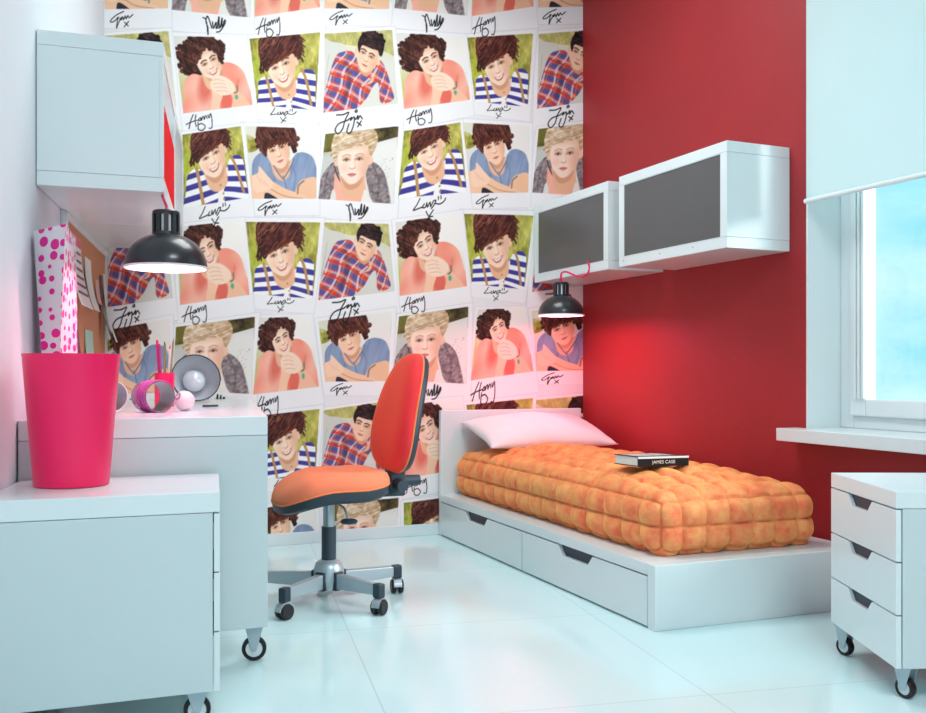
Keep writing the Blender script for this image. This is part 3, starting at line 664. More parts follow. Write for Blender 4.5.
nf = len(faces); me.loops.add(nf*4); me.loops.foreach_set('vertex_index', faces.ravel().astype(np.int32))
me.polygons.add(nf); me.polygons.foreach_set('loop_start', np.arange(0, nf*4, 4, dtype=np.int32))
me.update(calc_edges=True)
ca = me.color_attributes.new('print', 'FLOAT_COLOR', 'POINT')
L_ = np.where(IMG <= .04045, IMG/12.92, ((IMG+.055)/1.055)**2.4)
ca.data.foreach_set('color', np.concatenate([L_, np.ones((nv+1, nu+1, 1))], -1).astype(np.float32).ravel())
wm = bpy.data.materials.new('wallpaper_print'); wm.use_nodes = True
nt = wm.node_tree; at = nt.nodes.new('ShaderNodeAttribute'); at.attribute_name = 'print'
nt.links.new(at.outputs['Color'], nt.nodes['Principled BSDF'].inputs['Base Color'])
nt.nodes['Principled BSDF'].inputs['Roughness'].default_value = .7
nt.nodes['Principled BSDF'].inputs['Specular IOR Level'].default_value = .25
me.materials.append(wm)
wp = bpy.data.objects.new('photo_wallpaper', me); COL.objects.link(wp); wp.parent = wb
wp['label'] = 'wallpaper printed with signed white-framed snapshots of young people'

# ------------------------------------------------------------------ casters and drawer furniture
def caster(parent, x, y, ztop, r, ang, wheel_w=.022, solid=False):
    """plate and fork, wheel as a sub-part; ang = direction the axle points to"""
    ax = Vector((cos(ang), sin(ang), 0)); t = Vector((-ax.y, ax.x, 0)); c = Vector((x, y, r))
    f = MB()
    for sgn in (-1, 1):
        o = c+ax*(wheel_w/2+.004)*sgn
        w0, w1 = .03, .008
        pts = [o+t*(-w0)+Vector((0, 0, ztop-r)), o+t*(w0)+Vector((0, 0, ztop-r)), o+t*(w1)-Vector((0, 0, .006)), o-t*(w1)-Vector((0, 0, .006))]
        f.prism(pts, [p+ax*.003*sgn for p in pts])
    top = [c+t*a_+ax*b_ for a_, b_ in ((-.034, -.02), (.034, -.02), (.034, .02), (-.034, .02))]
    f.prism([Vector((p.x, p.y, ztop-.005)) for p in top], [Vector((p.x, p.y, ztop)) for p in top])
    fo = f.build('caster', 'alu', parent, bevel=.001)
    T = Matrix.Translation(c) @ ax.to_track_quat('Z', 'Y').to_matrix().to_4x4()
    h = wheel_w/2
    w = MB().lathe([(r*.68, -h), (r*.94, -h), (r, -h*.6), (r, h*.6), (r*.94, h), (r*.68, h), (r*.68, -h)], 36, T)
    w.build('tyre', 'black', fo, smooth=40)
    w = MB().lathe([(0, -h*.8), (r*.7, -h*.8), (r*.7, h*.8), (0, h*.8)], 30, T); w.build('wheel', 'white', fo, smooth=40)
    return fo

def notched_panel(mapf, y0, y1, z0, z1, t, nc, ntop, nbot, nh):
    """panel in (y,z) with a finger notch in its top edge, thickness t; mapf(x,y,z)->world"""
    r = [(y0, z0), (y1, z0), (y1, z1), (nc+ntop/2, z1), (nc+nbot/2, z1-nh), (nc-nbot/2, z1-nh), (nc-ntop/2, z1), (y0, z1)]
    return MB().prism([mapf(0, a, b) for a, b in r], [mapf(t, a, b) for a, b in r])

def drawer_unit(Q, z0, zt, lip, side, root, casters, axle, r):
    W, L = Q.W, Q.L
    t = .016
    X = (lambda x: x) if side == 'left' else (lambda x: W-x)         # x measured from the drawer face
    def qb(mb, xa, xb, *rest): a_, b_ = sorted((X(xa), X(xb))); return Q.box(mb, a_, b_, *rest)
    qb(MB(), 0, W, 0, L, zt-lip+.0015, zt).build('top', 'white', root, bevel=.002)
    qb(MB(), t+.003, W, 0, L, z0, zt-lip).build('body', 'white_side', root, bevel=.0015)
    hh = (zt-lip-z0)/3
    for k in range(3):
        a_ = z0+k*hh+(.0015 if k else 0); b_ = z0+(k+1)*hh-.0025
        dr = notched_panel(lambda x, y, z: Q.p(X(x), y, z), .0, L, a_, b_, t, L*.52, .19, .12, .034).build('drawer', 'white', root, bevel=.0015)
        rc = qb(MB(), t-.004, t+.002, L*.52-.11, L*.52+.11, b_-.045, b_).build('notch_shade_plate', 'recess_shade', dr)  # flat dark plate in place of a shaded cavity behind the notch
    for (x, y) in casters:
        p = Q.p(x, y, 0); caster(root, p.x, p.y, z0, r, axle)

# left drawer unit
QL = Quad((-1.203, 2.348), (-.6523, 2.55), (-.7765, 3.02), (-1.312, 2.81))
ru = thing('drawer_unit', 'low white drawer unit with the pink bucket on top, against the left wall', 'drawer unit', QL.p(QL.W/2, QL.L/2, 0))
drawer_unit(QL, .0945, .6287, .056, 'right', ru, [(.06, .06), (QL.W-.06, .05), (.06, QL.L-.07), (QL.W-.085, QL.L-.07)], radians(-75), .036)
# right drawer unit
QR = Quad((1.2398, 2.72), (1.70, 2.722), (1.71, 3.235), (1.255, 3.24))
rr_ = thing('drawer_unit', 'white three-drawer unit on castors under the window sill', 'drawer unit', QR.p(QR.W/2, QR.L/2, 0))
drawer_unit(QR, .0996, .607, .05, 'left', rr_, [(.05, .05), (QR.W-.06, .05), (.03, QR.L-.05), (QR.W-.06, QR.L-.1)], radians(-152), .030)

# desk
dA, dB = Vector((-1.322, 2.822)), Vector((-.6376, 3.1))
dC = Vector((-1.14, 5.1)); dD = Vector((-1.826, 4.836))
QD = Quad(dA, dB, dC, dD)
rdk = thing('desk', 'long white desk on castors along the left wall under the cabinets', 'desk', QD.p(QD.W/2, QD.L/2, 0))
W, L = QD.W, QD.L
QD.box(MB(), 0, W, 0, L, .745, .806).build('desktop', 'white', rdk, bevel=.002)
QD.box(MB(), 0, W, 0, .045, .118, .7435).build('end_panel', 'white_side', rdk, bevel=.002)
QD.box(MB(), 0, W, L-.045, L, .118, .7435).build('end_panel', 'white_side', rdk, bevel=.002)
QD.box(MB(), 0.01, .03, .045, L-.045, .25, .7435).build('back_panel', 'white_side', rdk)
for x, y in ((W-.042, .05), (.08, .05), (W-.08, L-.07), (.08, L-.07)):
    p = QD.p(x, y, 0); caster(rdk, p.x, p.y, .118, .040, radians(-80))

# ------------------------------------------------------------------ wall cabinets
def wall_cabinet(Q, z0, zt, root, face, panels, lip=.048, fh=.045, dots=True):
    """face: 'front' (u axis) glass door in the y=0 face"""
    W, L = Q.W, Q.L
    Q.box(MB(), 0, W, 0, L, zt-lip, zt).build('top', 'white', root, bevel=.0015)
    Q.box(MB(), 0, W, 0, L, z0, z0+lip).build('bottom', 'white', root, bevel=.0015)
    Q.box(MB(), .0, W, .0125, L, z0+lip+.001, zt-lip-.001).build('body', 'white', root, bevel=.001)
    dr = MB(); r = [(0, W, z0+lip+.001, z0+lip+.004), (0, W, zt-lip-.004, zt-lip-.001), (0, fh, z0+lip+.004, zt-lip-.004), (W-fh, W, z0+lip+.004, zt-lip-.004)]
    for x0, x1, a_, b_ in r: Q.box(dr, x0, x1, .0, .012, a_, b_)
    do = dr.build('door', 'white', root)
    for m_, a_, b_ in panels:
        Q.box(MB(), fh+.0005, W-fh-.0005, .003, .0115, z0+lip+.0045+(zt-z0-2*lip-.009)*a_, z0+lip+.0045+(zt-z0-2*lip-.009)*b_).build('panel', m_, do)
zc0_, zc1_ = 1.4925, 1.960
def RP(s, dpt): q = rw(s, -dpt, 0); return (q.x, q.y)
dep = .352
sB1 = s_of_Y(4.277); sB0 = sB1-.855
sS0 = .02; sS1 = sB0-.105
QB = Quad(RP(sB0, dep), RP(sB1, dep), RP(sB1, .002), RP(sB0, .002))
rc_ = thing('wall_cabinet', 'large white wall cabinet with dark grey door, nearer the window', 'cabinet', QB.p(QB.W/2, QB.L, zc0_), 'grey-doored cabinets on the red wall')
wall_cabinet(QB, zc0_, zc1_, rc_, 'front', [('grey_glass', 0, 1)])
for k, u in enumerate((.05, .42, .72)):
    q = MB(); c = QB.p(QB.W*u, -.0008, zc0_+.03); Q2 = QB
    Q2.box(q, QB.W*u-.004, QB.W*u+.004, -.0015, .002, zc0_+.026, zc0_+.034); q.build('screw_cap', 'alu', rc_)
QS = Quad(RP(sS0, dep), RP(sS1, dep), RP(sS1, .002), RP(sS0, .002))
rc2 = thing('wall_cabinet', 'white wall cabinet with grey door in the corner above the small hanging lamp', 'cabinet', QS.p(QS.W/2, QS.L, zc0_), 'grey-doored cabinets on the red wall')
wall_cabinet(QS, zc0_, zc1_, rc2, 'front', [('grey_glass', 0, 1)])
# left cabinets: near one and far one
def LQ(Y0, Y1):
    # u axis runs towards the camera side -> face normal into the room
    def edge(Y, dd):
        p = left_pt(Y); return (p.x+.3784*dd/.4, p.y+.128*dd/.4)
    return Quad(edge(Y1, .40), edge(Y0, .40), edge(Y0, .003), edge(Y1, .003))
zl0, zl1 = 1.563, 2.073
qa = LQ(3.108, 3.875)
rl = thing('wall_cabinet', 'white wall cabinet with a red wall reflection painted on its door, nearest on the left wall', 'cabinet', qa.p(qa.W/2, qa.L, zl0), 'white cabinets above the desk')
wall_cabinet(qa, zl0, zl1, rl, 'front', [('red_reflection', 0, .66), ('bluegrey_glass', .66, 1)], fh=.03)
qb_ = LQ(3.885, 4.66)
rl2 = thing('wall_cabinet', 'white wall cabinet beyond the nearest one, in the left corner', 'cabinet', qb_.p(qb_.W/2, qb_.L, zl0), 'white cabinets above the desk')
wall_cabinet(qb_, zl0, zl1, rl2, 'front', [('bluegrey_glass', 0, 1)], fh=.03)

# ------------------------------------------------------------------ bed
F = Vector((.7015, 3.471)); Hd = Vector((-.1416, 5.545))
fr_ = Vector((.931, .364)); Fr = F+fr_*.985; Hr = Vector((.72, 5.900))
QBD = Quad(F, Fr, Hr, Hd)                      # x across from the room side, y from foot to head
rb = thing('bed', 'low white single bed with headboard and two drawers along the red wall', 'bed', QBD.p(QBD.W/2, QBD.L/2, 0))
Wb, Lb = QBD.W, QBD.L; zr = .2412
QBD.box(MB(), 0, Wb, 0, .05, 0, zr-.0).build('foot_panel', 'white', rb, bevel=.003)
q = MB(); QBD.box(q, 0, Wb-.002, .0505, Lb-.035, .198, zr); q.build('platform', 'white', rb, bevel=.002)
q = MB(); QBD.box(q, .026, Wb-.01, .051, Lb-.036, 0.0, .197); q.build('body', 'white_side', rb)
QBD.box(MB(), 0, Wb-.004, Lb-.034, Lb, 0, .727).build('headboard', 'white', rb, bevel=.004)
mid = Lb*.40
for y0, y1, nc, hs in ((.055, .055+(Lb-.09)*.495, None, None), (.055+(Lb-.09)*.5, Lb-.04, None, None)):
    nc = y0+(y1-y0)*.52
    dr = notched_panel(lambda x, y, z: QBD.p(.001+x, y, z), y0, y1, .008, .192, .022, nc, .30, .22, .042).build('drawer', 'white', rb, bevel=.0015)
    QBD.box(MB(), .019, .0255, nc-.17, nc+.17, .145, .192).build('notch_shade_plate', 'recess_shade', dr)  # dark plate painted as the shade behind the bed drawer notch

# quilted mattress cover
def quilt():
    x0, x1, y0, y1 = .088, .088+.765, .105, Lb-.045
    z0, z1 = zr+.001, .470
    nx, ny, nz = 7, 15, 2; sub = 14; R = .075
    hx, hy, hz = (x1-x0)/2, (y1-y0)/2, (z1-z0)/2
    vs = []; fs = []
    def face_(ax, sgn, na, nb):
        ia = [i for i in range(3) if i != ax]; A = na*sub; B = nb*sub; base = len(vs)
        hh = (hx, hy, hz)
        for i in range(A+1):
            for j in range(B+1):
                a_ = i/A; b_ = j/B
                p = [0, 0, 0]; p[ax] = sgn*hh[ax]; p[ia[0]] = (2*a_-1)*hh[ia[0]]; p[ia[1]] = (2*b_-1)*hh[ia[1]]
                core = [max(-hh[k]+R, min(hh[k]-R, p[k])) for k in range(3)]
                n_ = Vector([p[k]-core[k] for k in range(3)])
                n_ = n_.normalized() if n_.length > 1e-6 else Vector([sgn if k == ax else 0 for k in range(3)])
                ca_, cb_ = abs(sin(pi*a_*na)), abs(sin(pi*b_*nb))
                ed = min(a_*na, (1-a_)*na, b_*nb, (1-b_)*nb)
                puff = (ca_*cb_)**.30
                wv = .004*sin(37*p[0]+21*p[1])*cos(29*p[1]-13*p[2])
                q_ = Vector(core)+n_*(R+ .024*puff-.010+wv)
                # crown of the top
                if q_.z > 0: q_.z += .075*max(0, 1-(q_.x/hx)**2)*max(0, 1-(abs(q_.y)/hy)**4)*(q_.z/hz)
                vs.append(q_)
        for i in range(A):
            for j in range(B):
                a = base+i*(B+1)+j; fs.append((a, a+1, a+B+2, a+B+1))
    face_(2, 1, nx, ny); face_(0, -1, ny, nz); face_(0, 1, ny, nz); face_(1, -1, nx, nz); face_(1, 1, nx, nz); face_(2, -1, nx, ny)
    mb = MB(); W_ = []
    for v in vs:
        z = max(v.z+(z0+z1)/2, zr+.0012)
        W_.append(QBD.p(v.x+(x0+x1)/2, v.y+(y0+y1)/2, z))
    mb.add(W_, fs); return mb
p0 = QBD.p(Wb*.45, Lb*.5, zr)
qo = quilt().build('quilted_mattress', 'quilt', None, tuple(p0), smooth=180, weld=True)
tag(qo, 'orange quilted mattress lying on the white bed', 'mattress')

# pillow
def pillow():
    n = 48; hx, hy, th = .395, .24, .105; vs = []; fs = []
    for s_ in (1, -1):
        base = len(vs)
        for i in range(n+1):
            for j in range(n+1):
                u, v = 2*i/n-1, 2*j/n-1
                pin = 1-.09*(1-abs(v)**2)*abs(u)**6-.0
                pin2 = 1-.12*(1-abs(u)**2)*abs(v)**6
                x = u*hx*(1-.05*(1-v*v)*u*u); y = v*hy*(1-.08*(1-u*u)*v*v)
                t = max(0, (1-abs(u)**2.2))**.55*max(0, (1-abs(v)**2.2))**.55
                z = s_*th*t*(1 if s_ > 0 else .55)+.006*sin(9*u+4*v)*t
                vs.append(Vector((x, y, z)))
        for i in range(n):
            for j in range(n):
                a = base+i*(n+1)+j; fs.append((a, a+n+1, a+n+2, a+1) if s_ > 0 else (a, a+1, a+n+2, a+n+1))
    return vs, fs
vs, fs = pillow()
pc = QBD.p(.53, Lb-.29, 0); ang = math.atan2(fr_.y, fr_.x)
T = Matrix.Translation((pc.x, pc.y, .597)) @ Matrix.Rotation(ang, 4, 'Z') @ Matrix.Rotation(radians(14), 4, 'X')
po = MB().add([T @ v for v in vs], fs).build('pillow', 'pillow', None, (pc.x, pc.y, .55), smooth=180, weld=True)
tag(po, 'white pillow at the head of the bed, leaning on the headboard', 'pillow')

# book
bz = .553
bp_ = [UP(638, 470, 3.98), UP(689, 466.5, 4.02)]
b0_ = Vector((bp_[0].x, bp_[0].y, 0)); b1_ = Vector((bp_[1].x, bp_[1].y+.02, 0)); e = (b1_-b0_).normalized(); g_ = Vector((-e.y, e.x, 0))
BL = (b1_-b0_).length; g_ = (g_*.9-e*.35).normalized()*1.0
g_ = Vector((-e.y, e.x, 0)); g_ = (g_ + e*(-.28)).normalized()
tk = .042
QK = Quad((b0_.x, b0_.y), (b1_.x, b1_.y), (b1_.x+g_.x*.15, b1_.y+g_.y*.15), (b0_.x+g_.x*.15, b0_.y+g_.y*.15))
bk = thing('book', 'thick black book lying closed on the orange mattress', 'book', QK.p(BL/2, .07, bz))
q = MB(); QK.box(q, -.002, BL+.002, 0, .152, bz, bz+.003); QK.box(q, -.002, BL+.002, 0, .152, bz+tk-.003, bz+tk); QK.box(q, -.002, BL+.002, -.003, .001, bz, bz+tk)
q.build('cover', 'book_cover', bk, bevel=.0008)
q = MB(); QK.box(q, .002, BL-.002, .0015, .147, bz+.0035, bz+tk-.0035); q.build('pages', 'paper', bk)
q = MB(); QK.box(q, .01, BL*.82, .03, .13, bz+tk+.0001, bz+tk+.0007); q.build('cover_picture', 'cover_art', bk)
q = MB(); QK.box(q, -.002, BL+.002, -.0038, -.0028, bz+tk-.009, bz+tk-.0005); q.build('spine_band', 'paper', bk)
cu = bpy.data.curves.new('title', 'FONT'); cu.body = 'JAMES CASE'; cu.size = .021; cu.extrude = .0004; cu.align_x = 'CENTER'; cu.space_character = 1.05
to = bpy.data.objects.new('title_tmp', cu); COL.objects.link(to)
bpy.context.view_layer.update()
tm = bpy.data.meshes.new_from_object(to.evaluated_get(bpy.context.evaluated_depsgraph_get())); bpy.data.objects.remove(to)
xm = max(v.co.x for v in tm.vertices)-min(v.co.x for v in tm.vertices)
sc = .107/xm
tc_ = QK.p(BL*.5, -.0042, bz+.0115)
Rm = Matrix.Translation(tc_-WL[bk.name]) @ Matrix.Rotation(math.atan2(e.y, e.x), 4, 'Z') @ Matrix.Rotation(pi/2, 4, 'X') @ Matrix.Diagonal((sc, sc*1.0, 1, 1))
tm.transform(Rm); tm.materials.append(M['letter'])
tt = bpy.data.objects.new('title', tm); COL.objects.link(tt); tt.parent = bk

# ------------------------------------------------------------------ chair
cc = Vector((-.555, 3.93, 0))
fa = radians(204)
fw = Vector((cos(fa), sin(fa), 0)); lf = Vector((-sin(fa), cos(fa), 0)); zz = Vector((0, 0, 1))
ch = thing('office_chair', 'armless red and orange swivel chair on castors beside the desk', 'chair', cc)
def CL(x, y, z): return cc+fw*x+lf*y+zz*z
def superring(n, a, b, e=3.2, taper=0):
    out = []
    for k in range(n):
        t = 2*pi*k/n; c_, s_ = cos(t), sin(t)
        x = a*abs(c_)**(2/e)*(1 if c_ >= 0 else -1); y = b*abs(s_)**(2/e)*(1 if s_ >= 0 else -1)
        out.append((x, y*(1-taper*x/a)))
    return out
def loft(levels, ring, mapf, cap0=True, cap1=True):
    mb = MB(); n = len(ring); vs = []; fs = []
    for s_, h in levels: vs += [mapf(x*s_, y*s_, h) for x, y in ring]
    for i in range(len(levels)-1):
        for k in range(n): a = i*n+k; b = i*n+(k+1) % n; fs.append((a, b, b+n, a+n))
    if cap0: fs.append(tuple(range(n))[::-1])
    if cap1: fs.append(tuple(range(len(vs)-n, len(vs))))
    return mb.add(vs, fs)
SZ = .478
def seatmap(x, y, h):
    droop = -.055*max(0, (x-.03)/.22)**2-.02*max(0, (x-.03)/.22)
    droop += .012*max(0, (-x-.1)/.1)
    sc_ = 1+.0*x
    return CL(x-.005, y*sc_, SZ+h+droop+ .014*(y/.2)**2*(1 if h > .03 else 0))
ringS = superring(64, .228, .212, 3.0, .06)
loft([(.6, -.052), (.9, -.05), (.985, -.035), (1.0, -.012), (1.0, -.002)], ringS, seatmap).build('seat_pan', 'slate', ch, smooth=50)
loft([(1.0, -.001), (1.015, .008), (1.01, .022), (.97, .04), (.88, .052), (.7, .057), (.5, .058), (.3, .058), (.05, .058)], ringS, seatmap).build('seat', 'orange_fabric', ch, smooth=60)
pp = [seatmap(x*1.006, y*1.006, .001) for x, y in ringS]; MB().tube(pp+[pp[0]], .004, 6, False).build('piping', 'piping', ch, smooth=60)
# backrest
tilt = radians(13)
bo = CL(-.262, 0, .530)
bu = (zz*cos(tilt)-fw*sin(tilt)).normalized(); bn = (fw*cos(tilt)+zz*sin(tilt)).normalized()
HB = .256
def backmap(a, b, h):                 # a up, b across, h forward
    curve = -.03*(b/.2)**2*(-1) if False else .10*b*b*2
    lum = -.045*((a/HB)**2)
    return bo+bu*(a+HB)+lf*b+bn*(h+curve*.6-lum*-.5)
ringB = superring(64, HB, .205, 2.7, .22)
loft([(.5, -.03), (.85, -.03), (.97, -.022), (1.0, -.008), (1.0, .004)], ringB, backmap).build('back_shell', 'slate', ch, smooth=50)
loft([(1.0, .005), (1.01, .014), (1.0, .028), (.94, .046), (.82, .056), (.6, .060), (.3, .060), (.05, .060)], ringB, backmap).build('backrest', 'red_fabric', ch, smooth=60)
pp = [backmap(x*1.004, y*1.004, .006) for x, y in ringB]; MB().tube(pp+[pp[0]], .004, 6, False).build('piping', 'piping', ch, smooth=60)
# bracket between the seat and the backrest, knobs
q = MB()
def cbox(mb, x0, x1, y0, y1, z0, z1, f=None):
    r = [(x0, y0), (x1, y0), (x1, y1), (x0, y1)]
    mb.prism([CL(x, y, z0) for x, y in r], [CL(x, y, z1) for x, y in r]); return mb
cbox(q, -.30, -.13, -.035, .035, .425, .455); cbox(q, -.325, -.255, -.04, .04, .425, .56); q.build('back_bracket', 'slate', ch, bevel=.008)
q = MB(); q.tube([CL(-.29, .04, .475), CL(-.29, .10, .475)], [.028, .024], 16); q.build('adjustment_knob', 'slate', ch, smooth=40)
q = MB(); q.tube([CL(-.315, .0, .485), CL(-.40, .0, .487)], [.026, .022], 12); q.build('adjustment_knob', 'slate', ch, smooth=40)
cbox(MB(), -.09, .09, -.06, .06, .425, .45).build('mounting_plate', 'slate', ch, bevel=.005)
MB().tube([CL(0, 0, .30), CL(0, 0, .43)], .024, 20).build('gas_lift', 'chrome', ch, smooth=40)
MB().tube([CL(0, 0, .155), CL(0, 0, .312)], .030, 20).build('column_sleeve', 'slate', ch, smooth=40)
q = MB(); q.tube([CL(.02, .03, .44), CL(-.03, .12, .40), CL(-.04, .14, .36)], .005, 8); lv = q.build('height_lever', 'chrome', ch, smooth=40)
q = MB(); q.lathe([(0, -.01), (.03, -.008), (.036, 0), (.028, .008), (0, .01)], 20, Matrix.Translation(CL(-.042, .145, .35))); q.build('lever_paddle', 'slate', lv, smooth=50)
MB().lathe([(.055, .06), (.062, .10), (.062, .135), (.054, .162), (.036, .176), (0, .178)], 36, Matrix.Translation(cc)).build('hub', 'alu', ch, smooth=50)
for k in range(5):
    a_ = radians(-115+72*k); ux = Vector((cos(a_), sin(a_), 0)); uy = Vector((-ux.y, ux.x, 0)); Rr = .31
    def bar(r0, r1, w0, w1, zb0, zt0, zb1, zt1, mb):
        ra = [cc+ux*r0+uy*(-w0)+zz*zb0, cc+ux*r0+uy*w0+zz*zb0, cc+ux*r0+uy*w0+zz*zt0, cc+ux*r0-uy*w0+zz*zt0]
        rb2 = [cc+ux*r1-uy*w1+zz*zb1, cc+ux*r1+uy*w1+zz*zb1, cc+ux*r1+uy*w1+zz*zt1, cc+ux*r1-uy*w1+zz*zt1]
        mb.prism(ra, rb2); return mb
    leg = bar(.05, Rr-.02, .017, .014, .062, .125, .075, .118, MB()).build('base_arm', 'alu', ch, bevel=.004)
    bar(.042, .07, .0215, .0215, .056, .132, .056, .132, MB()).build('arm_collar', 'slate', leg, bevel=.004)
    bar(Rr-.022, Rr+.018, .017, .017, .066, .122, .066, .122, MB()).build('end_cap', 'slate', leg, bevel=.006)
    c0 = cc+ux*Rr
    sw = radians(-60+37*k+ (20 if k == 0 else 0)); ax = Vector((cos(sw), sin(sw), 0))
    T = Matrix.Translation(c0+zz*.031) @ ax.to_track_quat('Z', 'Y').to_matrix().to_4x4()
    q = MB(); q.tube([c0+zz*.04, c0+zz*.07], .008, 10)
    for h0, h1 in ((-.026, -.004), (.004, .026)):
        q.lathe([(0, h0), (.026, h0), (.030, h0+.004), (.030, h1-.004), (.026, h1), (0, h1)], 28, T)
    cs_ = q.build('caster_wheels', 'black', leg, smooth=40)
    hd_ = MB(); n_ = 14; vs = []; fs = []
    for i in range(n_+1):
        t = pi*.02+pi*.96*i/n_; 
        for w_, rad in ((-.017, .0315), (.017, .0315), (.017, .036), (-.017, .036)):
            vs.append(T @ Vector((0, 0, 0)) + (ax*w_) + (Vector((-ax.y, ax.x, 0))*cos(t)+zz*sin(t))*rad)
    for i in range(n_):
        for k2 in range(4): a = i*4+k2; b = i*4+(k2+1) % 4; fs.append((a, b, b+4, a+4))
    fs += [(0, 1, 2, 3), (n_*4+3, n_*4+2, n_*4+1, n_*4)]
    hd_.add(vs, fs).build('caster_hood', 'alu', leg, smooth=40)

# ------------------------------------------------------------------ lamps
def dome_lamp(root, T, s=1.0, inner='white_inner', bulbm='bulb', bs=1.0):
    """T maps lamp space (rim at z=0 plane, opening -z) to world; radius .13"""
    R = .13*s
    prof = []; n = 14
    for i in range(n+1):
        t = (i/n)*radians(71); prof.append((R*cos(t)**.95 if i else R, .105*s*sin(t)/sin(radians(71))))
    outer = [(R+.002*s, -.004*s)]+[(r+.002*s, z) for r, z in prof]
    MB().lathe(outer+[(.0, prof[-1][1]+.002)], 48, T).build('lamp_shade', 'black_gloss', root, smooth=50)
    MB().lathe([(R, -.003*s)]+[(r-.003*s, z-.003*s) for r, z in prof]+[(0, prof[-1][1]-.003*s)], 48, T).build('shade_lining', inner, root, smooth=50)
    MB().lathe([(R+.004*s, -.007*s), (R+.004*s, 0), (R-.003*s, 0), (R-.003*s, -.007*s), (R+.004*s, -.007*s)], 48, T).build('rim', inner if inner == 'white_inner' else 'black_gloss', root, smooth=50)
    # slotted neck: ribs round a core
    z0 = .100*s; z1 = .185*s
    MB().lathe([(.034*s, z0), (.034*s, z1)], 24, T).build('socket', 'white_inner' if inner == 'white_inner' else 'grey_inner', root, smooth=50)
    nk = MB().lathe([(.036*s, z1-.014*s), (.043*s, z1-.014*s), (.044*s, z1-.004*s), (.04*s, z1), (0, z1+.001*s)], 28, T)
    nk.lathe([(.036*s, z0), (.046*s, z0), (.045*s, z0+.014*s), (.036*s, z0+.014*s)], 28, T)
    for k in range(10):
        a = 2*pi*k/10; c_, s_ = cos(a), sin(a); w = .0075*s
        pts = [Vector((c_*.036*s-s_*-w, s_*.036*s+c_*-w, z0)), Vector((c_*.0445*s-s_*-w, s_*.0445*s+c_*-w, z0)), Vector((c_*.0445*s-s_*w, s_*.0445*s+c_*w, z0)), Vector((c_*.036*s-s_*w, s_*.036*s+c_*w, z0))]
        nk.prism([T @ p for p in pts], [T @ (p+Vector((0, 0, z1-.01*s-z0))) for p in pts])
    nk.build('slotted_neck', 'black_gloss', root, smooth=30)
    MB().lathe([(0, (.035-.01*(bs-1))*s), (.018*s*bs, (.038-.005*(bs-1))*s), (.028*s*bs, .052*s), (.028*s*bs, .066*s), (.018*s*bs, .085*s), (.014*s*bs, .1*s)], 32, T).build('bulb', bulbm, root, smooth=50)
# lamp under the near left cabinet
l1 = Vector((-1.022, 3.27, 1.312)); s1 = 1.04
r1 = thing('pendant_lamp', 'large black dome lamp hanging under the near left cabinet above the desk', 'lamp', l1, 'black dome pendant lamps')
dome_lamp(r1, Matrix.Translation(l1), s1)
MB().tube([l1+zz*.19, l1+Vector((0, .005, .21)), l1+Vector((-.012, .015, .232)), l1+Vector((-.02, .02, .2505))], .0045, 8).build('cord', 'magenta_cord', r1, smooth=50)
l2 = Vector((.547, 5.30, 1.270)); s2 = .97
r2 = thing('pendant_lamp', 'small black dome lamp on a pink cord above the pillow', 'lamp', l2, 'black dome pendant lamps')
dome_lamp(r2, Matrix.Translation(l2), s2)
pts = [l2+zz*.178, UP(561.5, 273.5, 5.29), UP(566, 271.8, 5.28), UP(573, 274.5, 5.26), UP(580, 277, 5.23), UP(587, 274.5, 5.2), UP(589.5, 268, 5.19), UP(588.5, 263.5, 5.19), UP(587, 260.5, 5.196)]
def crom(P, k=5):
    E = [P[0]*2-P[1]]+P+[P[-1]*2-P[-2]]; out = []
    for i in range(1, len(E)-2):
        p0, p1, p2, p3 = E[i-1:i+3]
        for j in range(k):
            t = j/k; out.append(.5*((2*p1)+(-p0+p2)*t+(2*p0-5*p1+4*p2-p3)*t*t+(-p0+3*p1-3*p2+p3)*t**3))
    return out+[P[-1]]
MB().tube(crom(pts), .0055, 8).build('cord', 'magenta_cord', r2, smooth=50)
MB().tube([l2+zz*.176, l2+zz*.205], .008, 10).build('cord_grip', 'magenta_cord', r2, smooth=50)
# lamp lying on the desk
l3 = Vector(((196-CX)/FPX*4.5, 4.5, .806+.116)); dirv = Vector((.42, -.86, .28)).normalized()
r3 = thing('desk_lamp', 'black lamp lying on its side on the desk, open grey reflector facing out', 'lamp', (l3.x, l3.y+.05, .806))
T3 = Matrix.Translation(l3) @ (-dirv).to_track_quat('Z', 'Y').to_matrix().to_4x4()
dome_lamp(r3, T3, .86, 'grey_inner', 'bulb_off', 2.2)
# ------------------------------------------------------------------ pink bucket
bc = Vector((-1.112, 2.70, .6292))
q = MB().lathe([(0, .004), (.092, .004), (.096, .0), (.1, .002), (.102, .012), (.130, .365), (.1315, .372), (.1275, .372), (.098, .014), (0, .012)], 64, Matrix.Translation(bc))
bu_ = q.build('bucket', 'pink', None, tuple(bc), smooth=50)
tag(bu_, 'bright pink plastic waste bucket standing on the left drawer unit', 'bucket')

